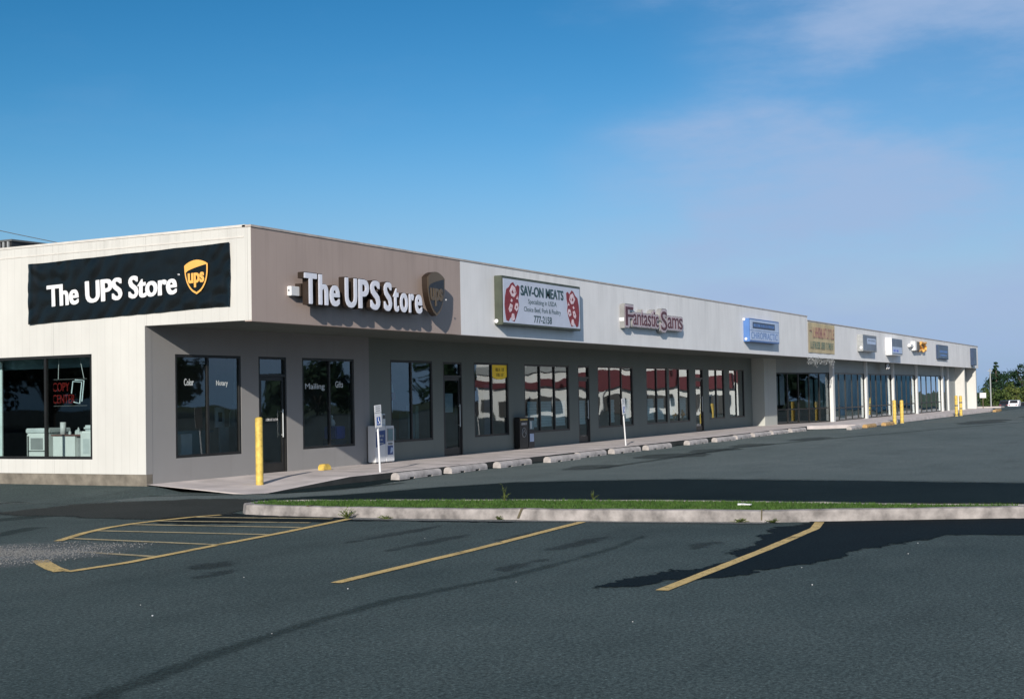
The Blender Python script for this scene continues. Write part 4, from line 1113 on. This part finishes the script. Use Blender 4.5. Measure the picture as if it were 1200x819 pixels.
s1 = box_sign(45.85, 48.75, 3.43, 4.24, -2.81, 'grey box sign with a pale blue face, first right of the tan banner', 'grey_metal', 'slate', 1, ex1)
q = MB(); q.tube([(45.845, -2.72, 3.6), (45.825, -2.72, 3.6)], .07, 12); q.build('end_disc', M['white'], s1)
box_sign(52.0, 54.65, 3.36, 4.27, -2.86, 'white cased box sign with a dark blue top and lilac lower face', 'white', 'slate', 2, ex2)
box_sign(66.0, 69.45, 3.40, 4.27, -2.67, 'dark blue box sign, last before the end pier', 'blue_dark', 'slate', 4, ex4)
box_sign(78.65, 79.75, 3.16, 4.35, -2.79, 'tall narrow dark blue box sign at the far end of the fascia', 'blue_dark', 'slate', 5, None)
t = thing('storefront_sign', (60, -2.54, 3.74), 'bright gold and white channel letters on the far fascia', 'sign')
q = MB(); q.box(58.5, 59.0, -2.78, -2.542, 3.74, 4.26); q.box(57.6, 58.5, -2.70, -2.542, 3.92, 4.08); q.build('letter', M['white'], t, bevel=.02)
q = MB(); q.box(59.0, 59.9, -2.76, -2.542, 3.74, 4.26); q.build('letter', M['bronze_gold'], t, bevel=.02)
X = FRONT(60.1, -2.66, 3.74)
q = MB(); q.tube([(0, .05, 0), (.6, .05, 0), (.95, .15, 0), (.6, .28, 0), (.3, .36, 0), (.6, .50, 0), (1.2, .50, 0)], .08, 8, 0, X); q.build('letter', M['gold'], t)
q = MB(); q.tube([(1.3, .05, 0), (1.9, .08, 0), (2.0, .3, 0), (1.4, .48, 0), (2.1, .52, 0)], .08, 8, 0, X); q.build('letter', M['gold'], t)
q = MB(); q.box(60.0, 62.4, -2.62, -2.542, 3.76, 4.24); q.build('raceway', M['bronze_gold'], t)
t = thing('hanging_sign', (53.2, -2.3, 2.6), 'small black and white blade sign hanging under the far soffit', 'sign')
q = MB(); q.box(53.0, 53.9, -2.31, -2.27, 2.62, 2.95); q.build('panel', M['dark'], t)
q = MB(); X = FRONT(53.0, -2.312, 2.62); q.tube([(.1, .05, 0), (.5, .28, 0)], .05, 6, 0, X); q.tube([(.55, .08, 0), (.8, .12, 0)], .05, 6, 0, X); q.tube([(.12, .2, 0), (.3, .28, 0)], .03, 6, 0, X); q.build('mark', M['white'], t)
q = MB(); q.tube([(53.15, -2.29, 2.95), (53.15, -2.29, 3.02)], .01, 6); q.tube([(53.75, -2.29, 2.95), (53.75, -2.29, 3.02)], .01, 6); q.build('hanger', M['alu'], t)

# ------------------------------------------------------------------ things seen through the side window
t = thing('photocopier', (1.2, 3.7, 0), 'tall white photocopier standing behind the left of the side window', 'photocopier')
q = MB(); q.box(.75, 1.35, 3.35, 3.98, .03, .95); q.build('body', M['copier'], t, bevel=.02)
q = MB(); q.box(.74, 1.36, 3.33, 4.0, .955, 1.06); q.build('lid', M['off_white'], t, bevel=.02)
q = MB(); q.box(.742, .749, 3.5, 3.85, .62, .86); q.build('panel', M['grey'], t)
q = MB(); q.box(.741, .748, 3.40, 3.93, .35, .37); q.box(.741, .748, 3.40, 3.93, .58, .60); q.box(.741, .747, 3.90, 3.94, .35, .9); q.build('drawer_gap', M['dkgrey'], t)
q = MB(); q.box(.9, 1.2, 3.12, 3.33, .60, .63, 0); q.add([(.85, 3.30, .72), (1.2, 3.30, .72), (1.2, 3.02, .93), (.85, 3.02, .93)], [(0, 1, 2, 3)]); q.add([(.85, 3.30, .5), (1.2, 3.30, .5), (1.2, 3.08, .78), (.85, 3.08, .78)], [(0, 1, 2, 3)]); q.build('paper_tray', M['off_white'], t)
t = thing('service_counter', (1.0, 2.6, 0), 'white and grey counter with a dark red top behind the side window', 'counter')
q = MB(); q.box(.70, 1.2, 2.55, 3.16, .0, .90); q.build('white_panel', M['counter_white'], t)
q = MB(); q.box(.78, 1.2, 1.9, 2.55, .0, .90); q.build('grey_panel', M['grey'], t)
q = MB(); q.box(.68, 1.25, 1.85, 3.2, .90, .93); q.build('counter_top', M['counter_top'], t)
tag(MB().tube([(.85, 3.03, .93), (.85, 3.03, 1.18)], .06, 16).build('paper_roll', M['white'], smooth=True, origin=(.85, 3.03, .93)), 'white paper roll standing on the left end of the counter', 'paper roll')
for i, (vv_, h_) in enumerate(((2.84, .07), (2.66, .09), (2.60, .14), (2.54, .06))):
    q = MB(); q.tube([(.85, vv_, .93), (.85, vv_, .93 + h_ * .7), (.85, vv_, .93 + h_ * .8), (.85, vv_, .93 + h_)], [.03, .03, .015, .015], 10)
    tag(q.build('bottle', M['off_white'], origin=(.85, vv_, .93)), 'small pale pot on the counter beside the paper roll', 'pot', 'small pots on the counter')
t = thing('printer', (.9, 2.1, 0), 'white upright printer at the right edge of the side window', 'printer')
q = MB(); q.box(.5, .9, 1.85, 2.22, .02, 1.0); q.build('body', M['copier'], t, bevel=.03)
q = MB(); q.box(.52, .88, 1.88, 2.16, 1.003, 1.12); q.build('lid', M['off_white'], t, bevel=.04)
q = MB(); q.box(.494, .499, 1.95, 2.12, .55, .85); q.build('panel', M['off_white'], t)
t = thing('curtain', (.5, 4.7, .4), 'pale blue hanging panel at the left edge of the side window', 'curtain')
q = MB(); q.box(.42, .45, 4.32, 5.25, .2, 2.45); q.build('cloth', M['blind'], t)
t = thing('neon_sign', (.3, 2.3, 1.55), 'red COPY CENTER neon sign with pale page outlines hanging in the side window', 'neon sign')
X = SIDE(.28, 2.70, 1.555)
q = MB(); put_text(q, 'COPY', X, 0, .25, .17, .45, .015, 0, -.004); q.build('red_tube', M['neon_red'], t)
q = MB(); put_text(q, 'CENTER', X, 0, .01, .17, .60, .015, 0, -.004); q.build('red_tube', M['neon_red'], t)
q = MB(); q.tube([(.52, .2, .02), (.56, .44, .02), (.80, .42, .02), (.74, .0, .02), (.58, .03, .02)], .011, 6, 0, X); q.tube([(.62, .47, .02), (.86, .45, .02), (.80, .04, .02)], .011, 6, 0, X); q.build('page_tube', M['neon_white'], t)
q = MB(); q.box(-.02, .92, -.05, -.035, -.005, .005, 0, X); q.box(-.02, .92, .48, .495, -.005, .005, 0, X); q.build('frame', M['dkgrey'], t)
q = MB(); q.tube([(.14, .49, 0), (.16, .94, 0)], .006, 5, 0, X); q.tube([(.84, .49, 0), (.72, .94, 0)], .006, 5, 0, X); q.build('chain', M['off_white'], t)
for i, (u, v) in enumerate(((2.5, 5.6), (2.5, 3.6))):
    t = thing('ceiling_light', (u, v, 2.8), ['long fluorescent ceiling light at the left behind the side window', 'long fluorescent ceiling light at the right behind the side window'][i], 'ceiling light', 'fluorescent ceiling lights')
    q = MB(); q.box(u - .15, u + .15, v - .8, v + .8, 2.79, 2.859); q.build('housing', M['off_white'], t)
    q = MB(); q.box(u - .12, u + .12, v - .77, v + .77, 2.775, 2.789); q.build('diffuser', M['lum'], t)
t = thing('valance', (.6, 3.3, 2.3), 'dull blue grey blind rolled up at the top of the side window', 'blind')
q = MB(); q.box(.55, .60, 1.2, 5.3, 2.28, 2.62); q.build('cloth', M['teal'], t)

# ------------------------------------------------------------------ things behind the front windows
t = thing('poster_stand', (2.86, .6, 0), 'small framed poster on a stand behind the first front window', 'poster stand')
q = MB(); q.box(2.72, 3.0, .60, .63, 1.0, 1.42); q.build('frame', M['off_white'], t)
q = MB(); q.box(2.80, 2.92, .592, .598, 1.12, 1.32); q.build('picture', M['dark'], t)
q = MB(); q.tube([(2.86, .62, 0), (2.86, .62, 1.0)], .02, 8); q.build('post', M['alu'], t)
t = thing('curtain', (3.4, .6, 0), 'tall pale panel at the right side of the first front window', 'curtain')
q = MB(); q.prism([(3.18, .3), (3.62, .3), (3.62, 1.95), (3.38, 1.95), (3.36, 1.5), (3.22, 1.3)], -.65, -.62, 0, Matrix(((1, 0, 0, 0), (0, 0, -1, 0), (0, 1, 0, 0), (0, 0, 0, 1)))); q.build('cloth', M['off_white'], t)
t = thing('desk', (2.2, 1.2, 0), 'dark low desk behind the first front window', 'desk')
q = MB(); q.box(1.3, 3.0, .9, 1.7, .9, .94); q.build('top', M['teal'], t)
q = MB(); q.box(1.35, 2.95, .95, 1.0, 0, .9); q.build('front_panel', M['teal'], t)
q = MB(); q.box(1.48, 1.82, .45, .7, .45, .90); tag(q.build('cardboard_box', M['off_white'], bevel=.01, origin=(1.65, .6, .45)), 'pale carton low in the left corner of the first front window', 'carton')
q = MB(); q.box(3.02, 3.3, .5, .75, .3, 1.0); tag(q.build('cardboard_box', M['off_white'], bevel=.01, origin=(3.1, .6, .3)), 'pale carton stacked beside the poster stand', 'carton')
t = thing('storage_tub', (7.3, .5, .45), 'bright blue tub low in the right pane of the second front window', 'tub')
q = MB(); q.box(6.55, 6.93, .25, .6, .62, .92); q.build('tub', M['royal'], t, bevel=.02)
q = MB(); q.box(6.5, 6.95, .24, .6, .47, .60); q.build('label_strip', M['blue_dark'], t)
t = thing('figurine', (6.5, .4, .92), 'small white figurine standing on the blue tub in the second front window', 'figurine')
q = MB(); q.tube([(6.62, .42, .92), (6.62, .42, .98), (6.60, .42, 1.05), (6.60, .42, 1.10)], [.06, .085, .07, .03], 10); q.build('body', M['white'], t, smooth=True)
q = MB(); q.tube([(6.60, .42, 1.10), (6.60, .42, 1.13), (6.60, .42, 1.17), (6.60, .42, 1.19)], [.025, .045, .04, .01], 10); q.build('head', M['white'], t, smooth=True)
t = thing('hanging_ornament', (9.2, .45, 1.3), 'red and white ornament hanging in the third front window', 'ornament')
q = MB(); q.tube([(9.25, .45, 1.50), (9.25, .45, 1.52), (9.25, .45, 1.68), (9.25, .45, 1.70)], [.06, .10, .10, .06], 10); q.build('bell', M['red'], t)
q = MB(); q.tube([(9.25, .45, 1.70), (9.25, .45, 1.90)], [.05, .03], 8); q.tube([(9.25, .45, 1.2), (9.25, .45, 1.5)], [.02, .03], 8); q.build('tassel', M['off_white'], t)
for i, (a, b, c, d, m_, lb) in enumerate(((9.95, 10.25, .52, 1.15, 'teal', 'blue grey carton at the right of the third front window'), (8.75, 9.35, .47, .80, 'teal', 'low teal carton at the left of the third front window'), (10.3, 10.45, .5, 1.35, 'blind_green', 'narrow green carton at the right edge of the third front window'), (12.9, 13.4, .45, 1.2, 'teal', 'dark teal rack in the left pane of the fourth front window'), (13.95, 14.45, .45, 1.9, 'slate', 'tall pale blue cooler in the right pane of the fourth front window'))):
    q = MB(); q.box(a, b, .4, .7, c, d); tag(q.build('carton', M[m_], bevel=.01, origin=((a + b) / 2, .5, c)), lb, 'carton')
t = thing('window_poster', (14.2, .03, 2.1), 'yellow round-bottomed poster stuck at the top of the fourth front window', 'poster')
q = MB(); q.prism([(0, .42)] + [(.44 - .46 * math.cos(math.pi * i / 12) + .0, .14 - .13 * math.sin(math.pi * i / 12)) for i in range(13)] + [(.9, .42)], 0, .004, 0, FRONT(13.77, .028, 2.02)); q.build('sheet', M['poster_yellow'], t)
q = MB(); X = FRONT(13.77, .0235, 2.02); word_marks(q, X, .2, .74, .24, .33, 41, 0, 0, .003); word_marks(q, X, .25, .66, .10, .18, 42, 0, 0, .003); q.build('lettering', M['brown'], t)
q = MB(); q.box(11.35, 11.75, .135, .14, 1.15, 1.65); tag(q.build('door_notice', M['off_white'], origin=(11.5, .14, 1.15)), 'pale notice taped inside the second shop door', 'notice')
k = 0
BL = [(16.05, 16.65), (16.85, 17.65), (17.8, 18.6), (21.95, 22.45), (22.95, 23.75), (25.2, 26.0), (26.2, 27.0), (27.4, 28.2), (28.45, 29.3), (19.6, 20.1)]
words = ['left pane of the fifth front window', 'middle pane of the fifth front window', 'right pane of the fifth front window', 'middle pane of the sixth front window', 'right pane of the sixth front window', 'first pane of the seventh front window', 'second pane of the seventh front window', 'first pane of the eighth front window', 'second pane of the eighth front window', 'third shop door']
for (a, b), wd in zip(BL, words):
    q = MB()
    n_ = 9
    for j in range(n_): q.box(a, b, .10 + .008 * (j % 2), .108 + .008 * (j % 2), .62 + j * .085, .62 + j * .085 + .08)
    tag(q.build('window_blind', M['blind'], origin=((a + b) / 2, .1, .6)), 'pale lowered blind behind the lower half of the ' + wd, 'blind', 'pale blinds behind the front windows')
for (u, vv_) in ((28.0, .2), (28.9, .2)):
    q = MB(); q.tube([(u, .20, .52), (u, .20, .72)], [.10, .16], 10); q.tube([(u, .20, .72), (u, .20, .95)], [.22, .10], 8)
    tag(q.build('potted_flowers', M['orange_paint'], origin=(u, .2, .52)), 'orange flowers low in the eighth front window', 'flowers', 'orange flowers in the eighth window')
for (a, b, lb) in ((31.9, 32.5, 'left pane of the ninth front window'), (32.75, 33.4, 'right pane of the ninth front window'), (34.3, 35.0, 'left pane of the tenth front window'), (35.25, 36.0, 'right pane of the tenth front window')):
    q = MB(); q.box(a, b, .22, .24, .55, 1.55); tag(q.build('window_blind', M['teal'], origin=((a + b) / 2, .23, .55)), 'dark teal half blind in the ' + lb, 'blind', 'dark half blinds behind the far front windows')

# ------------------------------------------------------------------ building seen reflected in the shop windows
t = thing('shop_building', (95, -30, 0), 'white building with a dark red band, seen reflected in the middle shop windows', 'building')
q = MB(); q.box(80, 112, -37, -11.5, -.2, 6.2); q.build('wall', M['wall_far'], t)
for a, b, z0, z1 in ((-37, -29.5, 2.3, 3.0), (-29.2, -20.2, 2.05, 3.35), (-19.9, -15.2, 2.0, 3.0), (-14.9, -11.5, 2.5, 3.7)):
    q = MB(); q.box(79.5, 79.99, a, b, z0, z1); q.build('red_band', M['band_red'], t)
for a, b, z0 in ((-36.5, -30, .3), (-28.8, -24.5, 0), (-23.9, -20.6, .5), (-19.5, -15.6, 0), (-14.5, -12, .4)):
    q = MB(); q.box(79.8, 79.99, a, b, z0, 1.45); q.build('shopfront_glass', M['dark'], t)
for a, b, z0, z1 in ((-37, -29.5, 3.7, 4.3), (-29.2, -20.2, 3.9, 4.05), (-19.9, -11.5, 4.3, 4.8)):
    q = MB(); q.box(79.7, 79.99, a, b, z0, z1); q.build('grey_band', M['grey'], t)
for a in (-33, -26.5, -22.2, -17.4):
    q = MB(); q.box(78.6, 78.95, a, a + .3, -.14, 2.0); q.build('column', M['wall_far'], t)
q = MB(); q.box(79.8, 112.2, -37.2, -11.3, 6.2, 6.3); q.build('roof', M['roof'], t)

# ------------------------------------------------------------------ vegetation
def tree(name, x, y, z, h, r, kind, label, seed, leaf=.3, n=1500, m='leaf_mid', group=None):
    rr = random.Random(seed); t = thing(name, (x, y, z), label, 'tree' if name != 'shrub' else 'shrub', group)
    tr = MB(); cr = MB()
    th = h * (.25 if kind != 'shrub' else .1)
    pts = [(x, y, z), (x + rr.uniform(-.1, .1), y, z + h * .4), (x + rr.uniform(-.2, .2), y + rr.uniform(-.1, .1), z + h * .92)]
    tr.tube(pts, [h * .03, h * .02, h * .006], 7)
    clumps = []
    if kind == 'conifer':
        lv = 16
        for i in range(lv):
            f = i / lv; zz = z + h * (.12 + .86 * f); rad = r * (1 - f) ** .85 + .08
            for k_ in range(max(3, int(8 * (1 - f) + 2))):
                a = rr.uniform(0, 6.28); q_ = rad * rr.uniform(.75, 1.15)
                e_ = Vector((x + math.cos(a) * q_, y + math.sin(a) * q_, zz - q_ * .25))
                tr.tube([(x, y, zz), e_], [.03 * h / 8, .01], 4)
                for s_ in range(3): clumps.append((Vector((x, y, zz)).lerp(e_, .35 + .3 * s_), rad * .22 + .08))
    else:
        for i in range(int(26 if kind != 'shrub' else 18)):
            a = rr.uniform(0, 6.28); b_ = rr.uniform(-.6, 1.0); q_ = r * math.sqrt(rr.random()) * math.cos(b_ * .8)
            c = Vector((x + math.cos(a) * q_, y + math.sin(a) * q_, z + th + (h - th) * (.45 + .48 * b_)))
            clumps.append((c, r * rr.uniform(.18, .38)))
            if i % 2 == 0: tr.tube([(x, y, z + th), Vector((x, y, z + th)).lerp(c, .5) + Vector((0, 0, .1 * h)), c], [h * .014, h * .009, h * .003], 5)
    per = max(6, n // len(clumps))
    for c, s_ in clumps:
        for i in range(per):
            d = Vector((rr.gauss(0, 1), rr.gauss(0, 1), rr.gauss(0, .8))); d = d.normalized() * s_ * rr.random() ** .45
            p = c + d
            if p.z < z: p.z = z + rr.random() * .3
            l = leaf * rr.uniform(.5, 1.1); nrm = (d.normalized() + Vector((rr.uniform(-.8, .8), rr.uniform(-.8, .8), rr.uniform(-.3, 1)))).normalized()
            a1 = nrm.orthogonal().normalized(); a1.rotate(Matrix.Rotation(rr.uniform(0, 6.28), 3, nrm)); a2 = nrm.cross(a1)
            cr.add([p - a1 * l * .5, p + a2 * l * .32, p + a1 * l * .5, p - a2 * l * .32], [(0, 1, 2, 3)])
    tr.build('trunk', M['bark'], t); cr.build('crown', M[m], t)
    return t
# beyond the far end of the lot
base = -1.9
TR = [('conifer_tree', 168, 8.4, 7.3, 1.9, 'conifer', 'leaf_dark', 'pointed dark conifer, tallest beside the far end of the building', 2600),
      ('broadleaf_tree', 190, 10.6, 5.6, 2.6, 'broad', 'leaf_dark', 'dark broad tree just right of the pointed conifer', 1800),
      ('broadleaf_tree', 185, 6.8, 6.9, 2.0, 'broad', 'leaf_dark', 'flat-topped dark tree behind the far shrubs', 1600),
      ('broadleaf_tree', 178, 3.2, 6.2, 2.6, 'broad', 'leaf_dark', 'dark tree behind the car at the right edge', 1800),
      ('broadleaf_tree', 185, .0, 6.6, 3.0, 'broad', 'leaf_dark', 'dark tree at the right edge of the frame', 1800),
      ('broadleaf_tree', 175, -4.5, 6.4, 3.0, 'broad', 'leaf_dark', 'dark tree just off the right edge of the frame', 1600),
      ('broadleaf_tree', 160, 11.5, 4.6, 2.0, 'broad', 'leaf_dark', 'dark tree partly hidden by the end of the building', 1500),
      ('broadleaf_tree', 205, 12.0, 5.8, 3.2, 'broad', 'leaf_dark', 'low dark tree between the conifer and the flat-topped tree', 1500)]
for i, (nm, u, v, h, r, kd, m_, lb, n_) in enumerate(TR):
    u, v, tp = push(u, v, base + h, 1.45); base_ = terrain(u); h = tp - base_; r *= 1.45
    tree(nm, u, v, base_, h, r, kd, lb, 50 + i,   .55, n_, m_, 'dark trees beyond the lot')
SH = [(136, 4.2, 3.2, 1.9, 'leaf_mid', 'low green shrub behind the small white sign'), (138, 2.2, 3.6, 1.9, 'leaf_light', 'light green shrub in the middle of the far growth'), (140, .2, 3.3, 2.0, 'leaf_mid', 'green shrub behind the white car'), (142, -1.9, 3.4, 2.1, 'leaf_light', 'yellow green shrub near the right edge'), (144, -4.0, 3.2, 2.1, 'leaf_mid', 'green shrub at the right edge of the frame'), (150, 6.0, 3.4, 2.0, 'leaf_mid', 'green shrub beside the end pier, below the conifer'), (150, 2.8, 4.4, 2.2, 'leaf_mid', 'taller green shrub behind the light one'), (152, -.4, 4.2, 2.3, 'leaf_mid', 'taller green shrub behind the white car'), (142, 5.0, 2.2, 1.5, 'leaf_mid', 'lowest dark shrub at the end of the lot'), (143, 3.0, 2.2, 1.6, 'leaf_dark', 'low dark shrub left of the cars'), (143, -3.0, 2.2, 1.7, 'leaf_mid', 'low shrub right of the cars')]
for i, (u, v, h, r, m_, lb) in enumerate(SH):
    u, v, tp = push(u, v, (-1.2 if u < 130 else -1.7) + h, 1.5); b0 = terrain(u); h = tp - b0; r *= 1.5
    tree('shrub', u, v, b0, h, r, 'shrub', lb, 80 + i, .42, 1300, m_, 'shrubs beyond the lot')
# trees reflected in the near windows
RT = [(14 + 8.5 * i, -62 - (i % 3) * 6, 4.3 + (i * 37 % 5) * .5, 5.6) for i in range(13) if i % 3 != 1] + [(-60 - (i % 2) * 8, 30 + 9 * i, 10 + (i * 3 % 4) * .6, 6.4) for i in range(9)]
for i, (u, v, h, r) in enumerate(RT):
    tree('broadleaf_tree', u, v, -.15, h, r, 'shrub', 'leafy tree across the lot, seen only reflected in the shop windows', 120 + i, .8, 2600, 'leaf_dark', 'trees reflected in the windows')

# ------------------------------------------------------------------ far end of the lot
mm = MB(); mm.box(95, 95.3, -2.2, 6, -.1, .06); mm.box(95.3, 97, -2.2, 6, -.1, .05); setting(mm.build('far_kerb', M['concrete']))
t = thing('notice_sign', (90, -1.55, -.05), 'small white square sign on a thin brown post at the end of the lot', 'sign')
q = MB(); q.box(89.97, 90.0, -1.83, -1.36, .80, 1.20); q.build('panel', M['white'], t)
q = MB(); q.tube([(90.02, -1.58, -.05), (90.02, -1.58, 1.0)], .03, 8); q.build('post', M['wood_pole'], t)
t = thing('utility_pole', (150, 6.55, -1.9), 'thin grey pole in front of the conifer', 'pole')
q = MB(); q.tube([(150, 6.55, -1.9), (150, 6.55, 3.9)], [.09, .07], 8); q.build('post', M['grey'], t)
q = MB(); q.box(149.9, 150.1, 6.3, 6.8, 3.6, 3.7); q.build('cross_arm', M['grey'], t)

def far_car(u, v, z, label, paint):
    t = thing('parked_car', (u, v, z), label, 'car', 'cars beyond the end of the lot')
    L, W = 3.7, 1.42
    prof_ = [(0, .25), (0, .62), (.08, .72), (.75, .78), (1.25, 1.22), (2.5, 1.26), (3.15, .82), (3.8, .76), (L, .6), (L, .25)]
    X = Matrix(((1, 0, 0, u), (0, 0, -1, v + W / 2), (0, 1, 0, z), (0, 0, 0, 1)))
    q = MB(); q.prism(prof_, .0, W, 0, X); q.build('body', M[paint], t, bevel=.05)
    q = MB(); q.add([X @ Vector(p) for p in ((.80, .84, .14), (1.20, 1.19, .22), (1.20, 1.19, W - .22), (.80, .84, W - .14))], [(0, 1, 2, 3)]); 
    q.v = [tuple(Vector(p) + Vector((-.03, 0, .03))) for p in q.v]; q.build('rear_window', M['dark'], t)
    for a in (.75, 3.1):
        for s_ in (.02, W - .18):
            q = MB(); q.tube([(u + a, v + W / 2 - s_ , z + .29), (u + a, v + W / 2 - s_ - .16, z + .29)], .29, 14); q.build('wheel', M['tyre'], t)
    for s_ in (.12, W - .36):
        q = MB(); q.box(u - .02, u + .0, v + W / 2 - s_ - .24, v + W / 2 - s_, z + .52, z + .64); q.build('tail_light', M['red'], t)
far_car(186, 8.8, terrain(186), 'small white car seen end-on beyond the far edge of the lot', 'car_white')
far_car(190, 10.6, terrain(190), 'dark car left of the white car beyond the lot', 'car_dark')
far_car(188, 7.5, terrain(188) - .3, 'dark low car right of the white car beyond the lot', 'car_dark')

# ------------------------------------------------------------------ camera
cam_d = bpy.data.cameras.new('camera'); cam = bpy.data.objects.new('camera', cam_d); COL.objects.link(cam)
yaw, pitch, roll = 1.08591796, .0359086274, -.0191948127
f = Vector((math.sin(yaw) * math.cos(pitch), math.cos(yaw) * math.cos(pitch), math.sin(pitch)))
r = Vector((math.cos(yaw), -math.sin(yaw), 0)); up = r.cross(f)
r2 = r * math.cos(roll) + up * math.sin(roll); u2 = -r * math.sin(roll) + up * math.cos(roll)
cam.matrix_world = Matrix(((r2.x, u2.x, -f.x, -19.3611), (r2.y, u2.y, -f.y, -18.0731), (r2.z, u2.z, -f.z, 1.5), (0, 0, 0, 1)))
cam_d.sensor_width = 36; cam_d.lens = 1579.08 / 1200 * 36; cam_d.clip_end = 6000; cam_d.clip_start = .1
S.camera = cam

# ------------------------------------------------------------------ sun and sky
to_sun = Vector((-3, -1, 1.24)).normalized()
el = math.asin(to_sun.z); az = math.atan2(to_sun.x, to_sun.y)
sd = bpy.data.lights.new('sun', 'SUN'); so = bpy.data.objects.new('sun', sd); COL.objects.link(so)
sd.energy = 4.8; sd.angle = R(.5); sd.color = (1.0, .93, .84)
so.rotation_euler = (-to_sun).to_track_quat('-Z', 'Y').to_euler(); so.location = (-60, -40, 40)
wd = bpy.data.worlds.new('World'); S.world = wd; wd.use_nodes = True
nt = wd.node_tree; bg = nt.nodes['Background']
sky = N(nt, 'ShaderNodeTexSky'); sky.sky_type = 'NISHITA'; sky.sun_disc = False
sky.sun_elevation = el; sky.sun_rotation = az % (2 * math.pi); sky.air_density = 1.0; sky.dust_density = .6; sky.ozone_density = 2.2; sky.altitude = 0
tc = N(nt, 'ShaderNodeTexCoord'); mp = N(nt, 'ShaderNodeMapping'); mp.inputs['Rotation'].default_value = (0, 0, yaw - .25); mp.inputs['Scale'].default_value = (1.1, 1.1, 3.6)
nt.links.new(tc.outputs['Generated'], mp.inputs['Vector'])
cl = mapr(nt, noise(nt, mp.outputs['Vector'], 2.6, 7, .55), .42, .78, 0, 1, True)
dt = N(nt, 'ShaderNodeVectorMath'); dt.operation = 'DOT_PRODUCT'; nt.links.new(tc.outputs['Generated'], dt.inputs[0]); dt.inputs[1].default_value = tuple(r)
side = mapr(nt, dt.outputs['Value'], -.02, .20, .12, 1.0, True)
big = noise(nt, mp.outputs['Vector'], 1.7, 3, .5)
dens = mapr(nt, math_node(nt, 'ADD', dt.outputs['Value'], math_node(nt, 'MULTIPLY', math_node(nt, 'SUBTRACT', big, .5), .55)), .03, .24, 0, 1, True)
streak = mapr(nt, noise(nt, mp.outputs['Vector'], 3.4, 7, .6), .36, .66, .22, 1.0, True)
wisp = mapr(nt, noise(nt, mp.outputs['Vector'], 2.3, 8, .62), .53, .72, 0, .5, True)
fac = math_node(nt, 'ADD', math_node(nt, 'MULTIPLY', math_node(nt, 'MULTIPLY', dens, streak), .85), math_node(nt, 'MULTIPLY', wisp, side), True)
sep = N(nt, 'ShaderNodeSeparateColor'); nt.links.new(sky.outputs[0], sep.inputs[0])
cmb = N(nt, 'ShaderNodeCombineColor')
for q, (pw, kk) in enumerate(((2.7, 22.5), (1.5, 9.6), (1.5, 10.8))):
    nt.links.new(math_node(nt, 'MULTIPLY', math_node(nt, 'POWER', math_node(nt, 'MULTIPLY', sep.outputs[q], .1), pw), kk), cmb.inputs[q])
tn = cmb
mn = N(nt, 'ShaderNodeVectorMath'); mn.operation = 'MINIMUM'; nt.links.new(tn.outputs[0], mn.inputs[0]); mn.inputs[1].default_value = (7, 9, 11)
spz0 = N(nt, 'ShaderNodeSeparateXYZ'); nt.links.new(tc.outputs['Generated'], spz0.inputs[0])
low = mapr(nt, spz0.outputs[2], -.02, .22, .85, 0, True)
basec = mix_col(nt, low, mn.outputs[0], (1.75, 3.7, 6.1))
colr = mix_col(nt, fac, basec, (3.2, 4.35, 6.5))
spz = N(nt, 'ShaderNodeSeparateXYZ'); nt.links.new(tc.outputs['Generated'], spz.inputs[0])
nt.links.new(colr, bg.inputs['Color']); bg.inputs['Strength'].default_value = .10
S.view_settings.view_transform = 'Standard'; S.view_settings.look = 'None'; S.view_settings.exposure = .15; S.view_settings.gamma = 1
S.view_settings.use_curve_mapping = False
S.cycles.max_bounces = 8; S.cycles.transparent_max_bounces = 16
